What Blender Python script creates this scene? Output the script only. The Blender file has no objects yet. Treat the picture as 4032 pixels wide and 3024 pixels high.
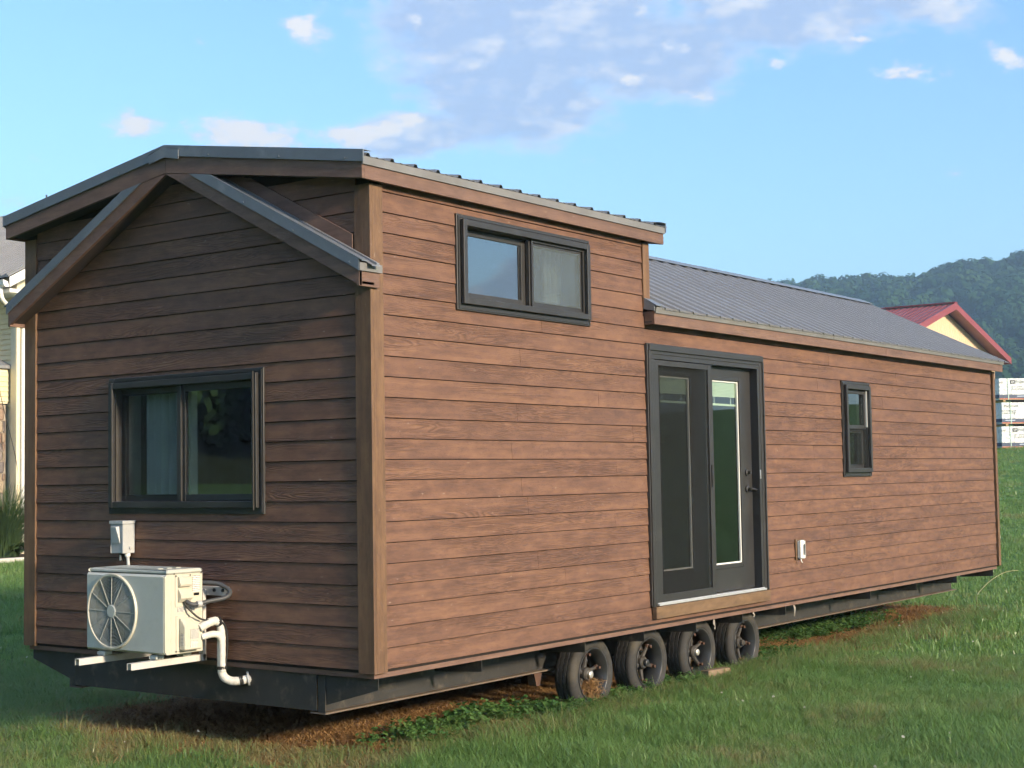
import bpy, math, random
import numpy as np
from mathutils import Matrix, Vector

scene = bpy.context.scene
COL = scene.collection
R = math.radians
random.seed(7)
rng = np.random.default_rng(11)

# ------------------------------------------------------------------ camera
H = 0.62                                   # height of the underside of the siding above the lawn
CAM = Vector((-7.026, -6.237, 1.180 + H))
yaw, pitch, roll = R(36.2537), R(3.4919), R(-0.9401)
f = Vector((math.cos(yaw)*math.cos(pitch), math.sin(yaw)*math.cos(pitch), math.sin(pitch)))
r0 = Vector((math.sin(yaw), -math.cos(yaw), 0)); u0 = r0.cross(f)
rt = math.cos(roll)*r0 + math.sin(roll)*u0
up = -math.sin(roll)*r0 + math.cos(roll)*u0
cd = bpy.data.cameras.new('camera'); cam = bpy.data.objects.new('camera', cd); COL.objects.link(cam)
cd.sensor_width = 36; cd.lens = 5941.56*36/4032; cd.clip_end = 6000; cd.clip_start = 0.1
M = Matrix((rt, up, -f)).transposed().to_4x4(); M.translation = CAM
cam.matrix_world = M
scene.camera = cam

# ------------------------------------------------------------------ light
SUN_EL, SUN_AZ = R(18), math.atan2(-1.0, -0.09)     # direction towards the sun
sd = bpy.data.lights.new('sun', 'SUN'); sun = bpy.data.objects.new('sun', sd); COL.objects.link(sun)
sd.energy = 2.85; sd.angle = R(6.0); sd.color = (1.0, 0.82, 0.60)
sv = Vector((math.cos(SUN_AZ)*math.cos(SUN_EL), math.sin(SUN_AZ)*math.cos(SUN_EL), math.sin(SUN_EL)))
sun.rotation_euler = sv.to_track_quat('Z', 'Y').to_euler()
world = bpy.data.worlds.new('World'); scene.world = world; world.use_nodes = True
scene.view_settings.view_transform = 'Standard'; scene.view_settings.look = 'None'
scene.view_settings.gamma = 1; scene.view_settings.exposure = 1.86
scene.view_settings.use_curve_mapping = False
scene.cycles.use_denoising = True; scene.cycles.use_adaptive_sampling = True; scene.cycles.adaptive_threshold = 0.03; scene.cycles.adaptive_min_samples = 12
scene.cycles.max_bounces = 5; scene.cycles.diffuse_bounces = 3; scene.cycles.transparent_max_bounces = 10
scene.cycles.volume_bounces = 0; scene.cycles.sample_clamp_indirect = 6

class NT:
    """small node-tree helper"""
    def __init__(s, tree): s.t = tree; s.n = tree.nodes; s.l = tree.links
    def new(s, typ, **kw):
        n = s.n.new(typ)
        for k, v in kw.items(): setattr(n, k, v)
        return n
    def put(s, sock, v):
        if isinstance(v, bpy.types.NodeSocket): s.l.new(v, sock)
        elif v is not None:
            if isinstance(v, (tuple, list)) and len(v) == 3 and sock.type == 'RGBA': v = (*v, 1)
            sock.default_value = v
    def math(s, op, a, b=None, c=None, clamp=False):
        n = s.new('ShaderNodeMath', operation=op, use_clamp=clamp)
        s.put(n.inputs[0], a)
        if b is not None: s.put(n.inputs[1], b)
        if c is not None: s.put(n.inputs[2], c)
        return n.outputs[0]
    def vec(s, x, y, z):
        n = s.new('ShaderNodeCombineXYZ'); s.put(n.inputs[0], x); s.put(n.inputs[1], y); s.put(n.inputs[2], z); return n.outputs[0]
    def sep(s, v):
        n = s.new('ShaderNodeSeparateXYZ'); s.put(n.inputs[0], v); return n.outputs
    def scale(s, v, k):
        n = s.new('ShaderNodeVectorMath', operation='MULTIPLY'); s.put(n.inputs[0], v); s.put(n.inputs[1], k); return n.outputs[0]
    def add(s, v, k):
        n = s.new('ShaderNodeVectorMath', operation='ADD'); s.put(n.inputs[0], v); s.put(n.inputs[1], k); return n.outputs[0]
    def noise(s, v, scale=5, detail=3, rough=0.5, dist=0.0):
        n = s.new('ShaderNodeTexNoise'); s.put(n.inputs['Vector'], v); n.inputs['Scale'].default_value = scale
        n.inputs['Detail'].default_value = detail; n.inputs['Roughness'].default_value = rough; n.inputs['Distortion'].default_value = dist
        return n.outputs['Fac']
    def ramp(s, v, stops, interp='LINEAR'):
        n = s.new('ShaderNodeValToRGB'); s.put(n.inputs[0], v); cr = n.color_ramp; cr.interpolation = interp
        while len(cr.elements) < len(stops): cr.elements.new(0.5)
        for e, (p, c) in zip(cr.elements, stops):
            e.position = p; e.color = (c, c, c, 1) if isinstance(c, (int, float)) else (*c, 1)
        return n.outputs[0]
    def mix(s, fac, a, b, mode='MIX'):
        n = s.new('ShaderNodeMix', data_type='RGBA', blend_type=mode)
        s.put(n.inputs[0], fac); s.put(n.inputs[6], a); s.put(n.inputs[7], b); return n.outputs[2]
    def maprange(s, v, a, b, c=0.0, d=1.0, smooth=True):
        n = s.new('ShaderNodeMapRange', interpolation_type='SMOOTHSTEP' if smooth else 'LINEAR')
        s.put(n.inputs[0], v); s.put(n.inputs[1], a); s.put(n.inputs[2], b); s.put(n.inputs[3], c); s.put(n.inputs[4], d)
        return n.outputs[0]
    def bump(s, h, strength=0.3, dist=0.01):
        n = s.new('ShaderNodeBump'); s.put(n.inputs['Height'], h); n.inputs['Strength'].default_value = strength
        n.inputs['Distance'].default_value = dist; return n.outputs[0]

# ------------------------------------------------------------------ sky: Nishita plus cumulus placed by azimuth and elevation
def build_world():
    t = NT(world.node_tree); t.n.clear()
    out = t.new('ShaderNodeOutputWorld')
    sky = t.new('ShaderNodeTexSky', sky_type='NISHITA'); sky.sun_disc = False
    sky.sun_elevation = SUN_EL
    sky.sun_rotation = math.pi/2 - SUN_AZ
    sky.air_density = 1.1; sky.dust_density = 0.35; sky.ozone_density = 3.0; sky.altitude = 100
    bg = t.new('ShaderNodeBackground'); t.put(bg.inputs[0], t.mix(1.0, sky.outputs[0], (0.75, 0.87, 0.97), 'MULTIPLY')); bg.inputs[1].default_value = 0.088
    co = t.new('ShaderNodeTexCoord')
    nrm = t.new('ShaderNodeVectorMath', operation='NORMALIZE'); t.put(nrm.inputs[0], co.outputs['Generated'])
    x, y, z = t.sep(nrm.outputs[0])
    az = t.math('MULTIPLY', t.math('ARCTAN2', y, x), 57.29578)
    el = t.math('MULTIPLY', t.math('ARCSINE', z), 57.29578)
    p = t.vec(az, t.math('MULTIPLY', el, 1.9), 0.0)
    n1 = t.noise(p, 0.50, 6, 0.62)
    n4 = t.noise(t.add(p, (7.7, 3.1, 14.0)), 1.25, 4, 0.60)
    n2 = t.noise(t.add(p, (31.7, 12.1, 4.0)), 0.16, 2, 0.5)
    # az, el, half width az, half width el, tilt, weight
    mass = [(35.6, 16.9, 4.9, 2.3, 0.0, 1.45), (36.2, 14.3, 3.5, 1.6, .1, 1.35), (39.8, 12.9, 2.9, .85, -.12, 1.2), (30.8, 15.6, 3.8, 1.55, .05, 1.2),
            (25.6, 16.8, 4.6, 1.35, 0.05, 1.0), (21.0, 17.0, 3.0, .9, .2, .95)]
    puff = [(42.0, 12.9, 2.0, .70, -.2, 1.05), (46.2, 12.8, 2.7, .75, .05, 1.15), (50.3, 13.1, 1.35, .55, 0, 1.05), (43.8, 16.6, 1.3, .58, .35, 1.1), (47.9, 16.1, .35, .2, .2, .7),
            (29.8, 15.9, .75, .36, .1, .95), (31.6, 14.8, 1.0, .36, 0, .95), (31.0, 17.3, .6, .45, 0, .8), (29.0, 14.0, 1.4, .36, .1, .7), (25.9, 15.0, .6, .4, .1, .75),
            (22.9, 15.9, .8, .45, .2, .85), (20.9, 14.4, 1.5, .50, .1, .95), (17.6, 14.7, 1.0, .5, .3, .95), (41.0, 13.1, 2.4, .60, -.28, 1.1), (39.3, 15.2, .5, .6, 0, .7),
            (39.8, 17.0, .5, .5, 0, .75), (19.9, 10.7, .9, .16, -.1, .7), (17.3, 9.6, 1.0, .2, -.2, .6), (33.0, 11.9, .5, .25, 0, .6), (53.9, 11.7, .5, .22, .2, .6), (55.4, 10.1, 1.8, .40, 0, .8)]
    def field(blobs):
        dens = None
        for a, e, wa, we, tl, w in blobs:
            da = t.math('SUBTRACT', az, a)
            de = t.math('SUBTRACT', t.math('SUBTRACT', el, e), t.math('MULTIPLY', da, tl) if tl else 0.0)
            da = t.math('DIVIDE', da, wa); de = t.math('DIVIDE', de, we)
            q = t.math('ADD', t.math('MULTIPLY', da, da), t.math('MULTIPLY', de, de))
            g = t.math('MULTIPLY', t.math('POWER', 0.45, q), w)
            dens = g if dens is None else t.math('MAXIMUM', dens, g)
        return dens
    fm, fp = field(mass), field(puff)
    # the same kind of scattered cloud goes on over the rest of the sky
    rest = t.math('MULTIPLY', t.maprange(n2, .38, .58), t.maprange(t.math('ABSOLUTE', t.math('SUBTRACT', az, 36.0)), 21.0, 30.0))
    above = t.math('MULTIPLY', t.maprange(n2, .42, .62), t.maprange(el, 18.5, 22.0))
    fm = t.math('MAXIMUM', fm, t.math('MAXIMUM', rest, above))
    rag = t.math('SUBTRACT', n1, 0.5)
    n1b = t.noise(t.add(p, (.45, .50, 0.0)), 0.50, 5, 0.62)
    n5 = t.noise(t.add(p, (3.3, 21.0, 2.0)), 0.30, 5, 0.60)
    relief = t.math('MULTIPLY', t.math('SUBTRACT', n1, n1b), 4.0)
    rag4 = t.math('SUBTRACT', n4, 0.5)
    dm = t.math('ADD', t.math('ADD', fm, t.math('MULTIPLY', rag, 1.15)), t.math('MULTIPLY', rag4, .42))
    dp = t.math('ADD', t.math('ADD', fp, t.math('MULTIPLY', rag, .9)), t.math('MULTIPLY', rag4, 1.5))
    mm = t.math('MULTIPLY', t.maprange(dm, .30, .80), .84)
    mp = t.maprange(dp, .50, 1.05)
    fade = t.maprange(el, 2.5, 7.5)
    mask = t.math('MULTIPLY', t.math('MAXIMUM', mm, t.math('MULTIPLY', mp, .97)), fade)
    # sunlit edges and puffs are white, the thick body is lavender grey
    edge = t.math('MAXIMUM', t.maprange(dm, .78, .40), t.math('MULTIPLY', t.maprange(n5, .46, .64), .85))
    lit = t.math('MAXIMUM', t.math('MULTIPLY', mp, .95), t.math('ADD', t.math('MULTIPLY', edge, .75), t.math('MULTIPLY', relief, .40), clamp=True))
    colr = t.mix(lit, (0.48, 0.60, 0.86), (1.02, 0.99, 0.98))
    bc = t.new('ShaderNodeBackground'); t.put(bc.inputs[0], colr); bc.inputs[1].default_value = 0.305
    ms = t.new('ShaderNodeMixShader'); t.put(ms.inputs[0], mask); t.l.new(bg.outputs[0], ms.inputs[1]); t.l.new(bc.outputs[0], ms.inputs[2])
    t.l.new(ms.outputs[0], out.inputs[0])
build_world()
world.cycles.sampling_method = 'NONE'

# ------------------------------------------------------------------ materials
MATS = {}
def newmat(name):
    m = bpy.data.materials.new(name); m.use_nodes = True
    t = NT(m.node_tree); t.n.clear()
    out = t.new('ShaderNodeOutputMaterial')
    b = t.new('ShaderNodeBsdfPrincipled'); t.l.new(b.outputs[0], out.inputs[0])
    MATS[name] = m
    return m, t, b, out

def plain(name, col, rough=0.6, metal=0.0, var=0.12, scale=6.0, bump=0.0, spec=0.4, dirt=None, dirt_amt=0.35, dscale=3.0):
    m, t, b, out = newmat(name)
    co = t.new('ShaderNodeTexCoord').outputs['Object']
    n = t.noise(co, scale, 5, 0.6)
    k = t.maprange(n, .3, .7, 1-var, 1+var, False)
    cm = t.scale(t.vec(*col), t.vec(k, k, k))
    if dirt:
        n2 = t.noise(t.add(co, (5.3, 1.7, 9.1)), dscale, 6, 0.65)
        cm = t.mix(t.math('MULTIPLY', t.maprange(n2, .52, .72), dirt_amt), cm, dirt)
    t.put(b.inputs['Base Color'], cm)
    b.inputs['Roughness'].default_value = rough; b.inputs['Metallic'].default_value = metal
    b.inputs['Specular IOR Level'].default_value = spec
    if bump: t.put(b.inputs['Normal'], t.bump(t.noise(co, scale*8, 4, .6), bump, 0.003))
    return m

def wood_siding(name, dark, mid, light, grainy=1.0, upright=False):
    m, t, b, out = newmat(name)
    x, y, z = t.sep(t.new('ShaderNodeTexCoord').outputs['Object'])
    rnd = t.new('ShaderNodeObjectInfo').outputs['Random']
    if name == 'siding':                      # one character per course of boards
        wn = t.new('ShaderNodeTexWhiteNoise', noise_dimensions='1D'); t.put(wn.inputs['W'], t.math('FLOOR', t.math('DIVIDE', t.math('ADD', z, .0005), .13))); rnd = wn.outputs[0]
    if upright: x, y, z = z, 0.0, t.math('SUBTRACT', x, y)
    al = t.math('ADD', t.math('SUBTRACT', x, y), t.math('MULTIPLY', rnd, 37.0))
    v = t.vec(al, z, t.math('MULTIPLY', rnd, 91.0))
    body = t.noise(t.scale(v, (0.75, 10.0, 1.0)), 1.0, 3, 0.5, 0.4)
    rings = t.math('SINE', t.math('MULTIPLY', body, 140.0))
    where = t.maprange(t.noise(t.scale(v, (0.8, 5.0, 1.0)), 1.0, 2), .44, .60)
    fine = t.noise(t.scale(v, (9.0, 190.0, 1.0)), 1.0, 3, .6)
    streak = t.noise(t.scale(v, (1.4, 26.0, 1.0)), 1.0, 4, .6)
    blot = t.noise(t.scale(v, (4.5, 11.0, 1.0)), 1.3, 6, .68)
    fac = t.math('ADD', t.math('MULTIPLY', blot, 0.55), t.math('MULTIPLY', streak, 0.45))
    fac = t.math('ADD', fac, t.math('MULTIPLY', t.math('SUBTRACT', rnd, .5), .06))
    col = t.ramp(fac, [(0.37, dark), (0.50, mid), (0.63, light)])
    gr = t.math('MULTIPLY', where, t.math('MULTIPLY', t.maprange(rings, .0, .9), 0.30*grainy))
    col = t.mix(gr, col, tuple(c*0.45 for c in dark))
    col = t.mix(t.math('MULTIPLY', t.maprange(fine, .5, .75), .25), col, tuple(c*0.6 for c in dark))
    speck = t.maprange(t.noise(t.scale(v, (22.0, 60.0, 1.0)), 1.0, 2, .5), .735, .76)
    col = t.mix(t.math('MULTIPLY', speck, .55), col, (0.34, 0.27, 0.22))
    t.put(b.inputs['Base Color'], col)
    t.put(b.inputs['Roughness'], t.math('ADD', 0.50, t.math('MULTIPLY', streak, .22)))
    b.inputs['Specular IOR Level'].default_value = 0.38
    hh = t.math('ADD', t.math('MULTIPLY', t.math('MULTIPLY', rings, where), .5*grainy), t.math('MULTIPLY', fine, .55))
    t.put(b.inputs['Normal'], t.bump(hh, 0.42, 0.004))
    return m

def glass(name, tint=(.80, .86, .84), ior=1.55, extra=0.0):
    m = bpy.data.materials.new(name); m.use_nodes = True; t = NT(m.node_tree); t.n.clear()
    out = t.new('ShaderNodeOutputMaterial')
    tr = t.new('ShaderNodeBsdfTransparent'); t.put(tr.inputs[0], tint)
    gl = t.new('ShaderNodeBsdfGlossy'); gl.inputs['Roughness'].default_value = 0.012
    co = t.new('ShaderNodeTexCoord').outputs['Object']
    t.put(gl.inputs['Normal'], t.bump(t.noise(co, 2.2, 1), 0.03, 0.01))
    fr = t.new('ShaderNodeFresnel'); fr.inputs[0].default_value = ior
    bf = t.new('ShaderNodeNewGeometry').outputs['Backfacing']
    fac = t.math('MULTIPLY', t.math('ADD', fr.outputs[0], extra, clamp=True), t.math('SUBTRACT', 1.0, bf))
    ms = t.new('ShaderNodeMixShader'); t.put(ms.inputs[0], fac); t.l.new(tr.outputs[0], ms.inputs[1]); t.l.new(gl.outputs[0], ms.inputs[2])
    t.l.new(ms.outputs[0], out.inputs[0]); MATS[name] = m
    return m

def mesh_screen(name, col=(.035, .04, .04), cover=.55):
    m = bpy.data.materials.new(name); m.use_nodes = True; t = NT(m.node_tree); t.n.clear()
    out = t.new('ShaderNodeOutputMaterial')
    tr = t.new('ShaderNodeBsdfTransparent'); di = t.new('ShaderNodeBsdfDiffuse'); t.put(di.inputs[0], col)
    ms = t.new('ShaderNodeMixShader'); ms.inputs[0].default_value = cover
    t.l.new(tr.outputs[0], ms.inputs[1]); t.l.new(di.outputs[0], ms.inputs[2]); t.l.new(ms.outputs[0], out.inputs[0]); MATS[name] = m
    return m

wood_siding('siding', (.101, .053, .037), (.146, .075, .049), (.196, .102, .061), 1.4)
wood_siding('trim_wood', (.100, .060, .034), (.150, .092, .050), (.200, .122, .066), .30)
wood_siding('corner_wood', (.100, .056, .034), (.142, .080, .045), (.190, .108, .057), .30, True)
wood_siding('fascia_wood', (.115, .068, .052), (.155, .092, .070), (.195, .116, .084), .45)
plain('backing', (.018, .013, .011), .95)  # near-black so the bare gaps between planks read as lap shadow
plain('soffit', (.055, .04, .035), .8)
plain('roof_metal', (.175, .185, .205), .38, 0, .06, 1.5, 0, .5, (.28, .29, .30), .25, 1.2)
plain('trim_metal', (.135, .155, .182), .36, 0, .10, 3, 0, .5, (.30, .31, .32), .3, 5)
plain('drip_metal', (.17, .168, .165), .45, 0, .15, 4, 0, .4, (.2, .18, .15), .3, 7)
plain('bronze', (.030, .029, .029), .42, 0, .12, 5, 0, .5, (.075, .07, .062), .3, 3)
plain('bronze_light', (.05, .046, .042), .45, 0, .1, 5)
plain('black_steel', (.034, .033, .032), .55, 0, .2, 4, .1, .4, (.13, .11, .085), .6, 9)
plain('steel_flange', (.13, .10, .075), .7, 0, .25, 6, .1)
plain('rust', (.085, .045, .03), .8, 0, .3, 12)
plain('tyre', (.038, .037, .036), .75, 0, .25, 14, .25, .3, (.10, .085, .06), .45, 4)
plain('rim_paint', (.025, .027, .03), .4, 0, .2, 8, 0, .5, (.10, .08, .06), .4, 6)
plain('hub_silver', (.62, .60, .55), .35, .6, .1, 8)
plain('hub_iron', (.055, .05, .045), .65, .2, .3, 14, .1)
plain('white_plastic', (.74, .74, .70), .4, 0, .04, 6)
plain('ac_white', (.48, .49, .44), .42, 0, .05, 4, 0, .4, (.36, .36, .31), .35, 17)
plain('ac_side', (.52, .49, .40), .45, 0, .05, 4, 0, .4, (.42, .38, .30), .3, 12)
plain('ac_dark', (.012, .012, .012), .8, 0, .1, 4, 0, .1)
plain('box_grey', (.40, .41, .41), .4, 0, .06, 8)
plain('bracket', (.62, .60, .56), .45, .2, .1, 8, 0, .5, (.3, .22, .15), .3, 10)
plain('insulation', (.60, .58, .53), .75, 0, .10, 30, .6)
plain('black_rubber', (.018, .018, .018), .5)
plain('conduit', (.055, .058, .062), .5)
plain('sticker_white', (.62, .62, .58), .4)
plain('alu', (.62, .63, .65), .3, .5, .08, 8)
plain('blind', (.62, .62, .50), .6, 0, .05, 9)
plain('curtain', (.78, .84, .84), .85, 0, .12, 5, .1)
plain('inner_wall', (.45, .40, .30), .8)
plain('inner_jamb', (.75, .72, .60), .6)
plain('inner_floor', (.12, .08, .05), .6)
plain('house_wrap', (.27, .24, .20), .8)
glass('pane', (.90, .94, .93), 1.55, .20)
glass('pane_sky', (.90, .94, .93), 1.55, .34)
glass('pane_dark', (.86, .93, .88), 1.55, .15)
mesh_screen('screen', (.03,.035,.035), .24); mesh_screen('screen_dark', (.022, .025, .026), .40); mesh_screen('screen_light', (.12, .15, .17), .42)

def label_mat(name, base, ink):
    m, t, b, out = newmat(name)
    x, y, z = t.sep(t.new('ShaderNodeTexCoord').outputs['Generated'])
    rows = t.math('GREATER_THAN', t.math('FRACT', t.math('MULTIPLY', z, 9.0)), .45)
    br = t.math('GREATER_THAN', t.noise(t.vec(t.math('MULTIPLY', x, 14.0), t.math('FLOOR', t.math('MULTIPLY', z, 9.0)), 1.0), 1.0, 2), .47)
    t.put(b.inputs['Base Color'], t.mix(t.math('MULTIPLY', rows, br), base, ink)); b.inputs['Roughness'].default_value = .45
    return m
label_mat('print_grey', (.58, .57, .52), (.12, .13, .14)); label_mat('print_dark', (.18, .18, .17), (.45, .44, .40)); label_mat('print_white', (.75, .74, .70), (.15, .15, .15))

# ------------------------------------------------------------------ mesh builder
class MB:
    def __init__(s): s.v = []; s.f = []
    def quad(s, *p):
        i = len(s.v); s.v += [tuple(q) for q in p]; s.f.append(tuple(range(i, i+len(p)))); return s
    def hexa(s, p):                       # 8 corners: bottom 4 ccw, top 4 ccw
        i = len(s.v); s.v += [tuple(q) for q in p]
        for a in ((3, 2, 1, 0), (4, 5, 6, 7), (0, 1, 5, 4), (1, 2, 6, 5), (2, 3, 7, 6), (3, 0, 4, 7)): s.f.append(tuple(i+k for k in a))
        return s
    def box(s, x0, x1, y0, y1, z0, z1):
        return s.hexa([(x0, y0, z0), (x1, y0, z0), (x1, y1, z0), (x0, y1, z0), (x0, y0, z1), (x1, y0, z1), (x1, y1, z1), (x0, y1, z1)])
    def cbox(s, x0, x1, y0, y1, z0, z1, c):   # box with the vertical and horizontal edges chamfered
        pts = []
        for zz, k in ((z0, c), (z0+c, 0), (z1-c, 0), (z1, c)):
            for (xx, yy, ex, ey) in ((x0, y0, 1, 1), (x1, y0, -1, 1), (x1, y1, -1, -1), (x0, y1, 1, -1)):
                pts += [(xx+ex*(k+c if ex*ey > 0 else k), yy+ey*(k if ex*ey > 0 else k+c), zz), (xx+ex*(k if ex*ey > 0 else k+c), yy+ey*(k+c if ex*ey > 0 else k), zz)]
        i = len(s.v); s.v += pts
        for lv in range(3):
            for k in range(8): s.f.append((i+lv*8+k, i+lv*8+(k+1) % 8, i+lv*8+8+(k+1) % 8, i+lv*8+8+k))
        s.f.append(tuple(i+k for k in range(7, -1, -1))); s.f.append(tuple(i+24+k for k in range(8)))
        return s
    def prism(s, poly, axis, a, b):       # poly in the two other axes (in order), extruded along axis
        n = len(poly); i = len(s.v)
        def mk(p, c):
            return (c, p[0], p[1]) if axis == 0 else (p[0], c, p[1]) if axis == 1 else (p[0], p[1], c)
        s.v += [mk(p, a) for p in poly] + [mk(p, b) for p in poly]
        s.f.append(tuple(range(i+n-1, i-1, -1))); s.f.append(tuple(range(i+n, i+2*n)))
        for k in range(n): s.f.append((i+k, i+(k+1) % n, i+n+(k+1) % n, i+n+k))
        return s
    def tube(s, path, r, n=8, cap=True, jitter=0.0):
        P = [Vector(q) for q in path]; rs = r if isinstance(r, (list, tuple)) else [r]*len(P)
        i0 = len(s.v); prev = None
        for k, q in enumerate(P):
            d = (P[min(k+1, len(P)-1)] - P[max(k-1, 0)]).normalized()
            a = prev if prev is not None else (Vector((0, 0, 1)) if abs(d.z) < .9 else Vector((1, 0, 0)))
            a = (a - d*a.dot(d)).normalized(); prev = a; b = d.cross(a)
            for j in range(n):
                t = 2*math.pi*j/n; rr = rs[k]*(1+random.uniform(-jitter, jitter))
                s.v.append(tuple(q + a*math.cos(t)*rr + b*math.sin(t)*rr))
        for k in range(len(P)-1):
            for j in range(n): s.f.append((i0+k*n+j, i0+k*n+(j+1) % n, i0+(k+1)*n+(j+1) % n, i0+(k+1)*n+j))
        if cap:
            s.f.append(tuple(i0+j for j in range(n-1, -1, -1))); s.f.append(tuple(i0+(len(P)-1)*n+j for j in range(n)))
        return s
    def lathe(s, prof, c, axis='Y', n=32, closed=True, wob=None):   # prof: (radius, along)
        i0 = len(s.v); m = len(prof)
        for j in range(n):
            t = 2*math.pi*j/n
            for q, (r, a) in enumerate(prof):
                if wob: a = a + wob(q, t)
                x, z = r*math.cos(t), r*math.sin(t)
                s.v.append((c[0]+x, c[1]+a, c[2]+z) if axis == 'Y' else (c[0]+a, c[1]+x, c[2]+z) if axis == 'X' else (c[0]+x, c[1]+z, c[2]+a))
        for j in range(n):
            for q in range(m if closed else m-1):
                s.f.append((i0+j*m+q, i0+j*m+(q+1) % m, i0+((j+1) % n)*m+(q+1) % m, i0+((j+1) % n)*m+q))
        return s
    def mesh(s, name):
        me = bpy.data.meshes.new(name); me.from_pydata(s.v, [], s.f); me.validate()
        import bmesh
        bm = bmesh.new(); bm.from_mesh(me); bmesh.ops.recalc_face_normals(bm, faces=bm.faces); bm.to_mesh(me); bm.free()
        return me
    def build(s, name, mat, parent=None, smooth=False, bevel=0.0):
        me = s.mesh(name)
        return link(name, me, mat, parent, smooth, bevel)

def link(name, me, mat, parent=None, smooth=False, bevel=0.0):
    o = bpy.data.objects.new(name, me); COL.objects.link(o)
    if mat is not None and not me.materials: me.materials.append(MATS[mat] if isinstance(mat, str) else mat)
    if parent is not None: o.parent = parent
    if smooth:
        for p in me.polygons: p.use_smooth = True
        if smooth == 'auto':
            try: me.set_sharp_from_angle(angle=R(35))
            except Exception: pass
    if bevel:
        md = o.modifiers.new('bevel', 'BEVEL'); md.width = bevel; md.segments = 2; md.limit_method = 'ANGLE'; md.angle_limit = R(40)
    return o

def tag(o, label=None, cat=None, group=None, kind=None):
    if label: o['label'] = label
    if cat: o['category'] = cat
    if group: o['group'] = group
    if kind: o['kind'] = kind
    return o
def empty(name, loc, rz=0.0, parent=None):
    o = bpy.data.objects.new(name, None); COL.objects.link(o); o.location = loc; o.rotation_euler = (0, 0, rz)
    o.empty_display_size = .2
    if parent is not None: o.parent = parent
    return o

# ------------------------------------------------------------------ terrain
def sp(v, k=3.0): return np.logaddexp(0, np.asarray(v, float)/k)*k
def ground_h(x, y):
    x = np.asarray(x, float); y = np.asarray(y, float)
    h = .083*(sp(x-15, 2) - sp(x-105, 8)) + .028*(sp(y-6) - sp(y-120, 8))
    h = h + .012*np.sin(x*1.3+.4)*np.sin(y*1.1+1.0) + .05*np.sin(x*.21+1)*np.sin(y*.17+.3)*np.clip((np.hypot(x-3, y-1)-7)/10, 0, 1)
    return h

def build_ground():
    def axis(lo, hi, c, fine, n_f, n_c):
        a = np.concatenate([-np.geomspace(fine, c-lo, n_c)[::-1]+c-0, np.linspace(c-fine, c+fine, n_f)[1:-1], np.geomspace(fine, hi-c, n_c)+c])
        return np.unique(a)
    xs = axis(-1400, 1400, 8, 22, 90, 46); ys = axis(-1400, 1400, 5, 22, 90, 46)
    X, Y = np.meshgrid(xs, ys); Z = ground_h(X, Y)
    v = np.stack([X, Y, Z], -1).reshape(-1, 3); nx = len(xs); ny = len(ys)
    i = np.arange(nx*ny).reshape(ny, nx)
    fa = np.stack([i[:-1, :-1], i[:-1, 1:], i[1:, 1:], i[1:, :-1]], -1).reshape(-1, 4)
    me = bpy.data.meshes.new('lawn_ground'); me.from_pydata(v.tolist(), [], fa.tolist())
    m, t, b, out = newmat('soil_grass')
    co = t.new('ShaderNodeTexCoord').outputs['Object']
    x, y, z = t.sep(co)
    n = t.noise(co, 1.2, 6, .65); nf = t.noise(co, 26, 5, .7); nb = t.noise(co, .22, 3)
    green = t.mix(t.maprange(n, .35, .65), (.075, .155, .044), (.100, .195, .056))
    green = t.mix(t.maprange(nb, .4, .6), green, (.095, .175, .055))
    green = t.mix(t.math('MULTIPLY', t.maprange(nf, .45, .7), .6), green, (.045, .075, .022))
    # bare, dead thatch under the trailer where no light or rain reaches
    def inside(v, a, b_, s): return t.math('MULTIPLY', t.maprange(v, a-s, a+s), t.maprange(v, b_+s, b_-s))
    dead = t.math('MULTIPLY', inside(t.math('ADD', x, t.math('MULTIPLY', n, .8)), .40, 11.9, .4), inside(t.math('ADD', y, t.math('MULTIPLY', n, .8)), .95, 3.5, .3))
    hay = t.mix(t.maprange(nf, .4, .65), (.19, .100, .045), (.090, .048, .024))
    t.put(b.inputs['Base Color'], t.mix(dead, green, hay)); b.inputs['Roughness'].default_value = .95
    b.inputs['Specular IOR Level'].default_value = .1
    t.put(b.inputs['Normal'], t.bump(nf, .8, .03))
    o = link('lawn_ground', me, 'soil_grass', smooth=True); tag(o, kind='structure')
build_ground()

# ------------------------------------------------------------------ tiny house on wheels
W, L, XL, E = 3.44, 11.53, 3.33, 0.13
house = empty('tiny_house', (0, 0, H))
tag(house, 'long brown plank-sided tiny house on wheels with grey metal roofs', 'tiny house')

# planes: 'G' gable end (outward -X, u = y), 'S' long side (outward -Y, u = x)
def PB(mb, pl, u0, u1, d0, d1, z0, z1):
    if pl == 'G': return mb.box(-d1, -d0, u0, u1, z0, z1)
    return mb.box(u0, u1, -d1, -d0, z0, z1)
def pbox(name, pl, u0, u1, d0, d1, z0, z1, mat, parent, bevel=0.0):
    return PB(MB(), pl, u0, u1, d0, d1, z0, z1).build(name, mat, parent, bevel=bevel)
def ring(mb, pl, u0, u1, z0, z1, w, d0, d1, wb=None, wt=None):
    wb = w if wb is None else wb; wt = w if wt is None else wt
    PB(mb, pl, u0, u0+w, d0, d1, z0, z1); PB(mb, pl, u1-w, u1, d0, d1, z0, z1)
    PB(mb, pl, u0+w, u1-w, d0, d1-.0015, z0, z0+wb); PB(mb, pl, u0+w, u1-w, d0, d1-.0015, z1-wt, z1)
    return mb

OPEN = {'S': [(.90, 2.40, 2.34, 2.90), (3.30, 5.21, .10, 2.17), (7.03, 7.61, 1.17, 2.02)], 'G': [(.98, 2.42, 1.01, 1.87)]}

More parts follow.
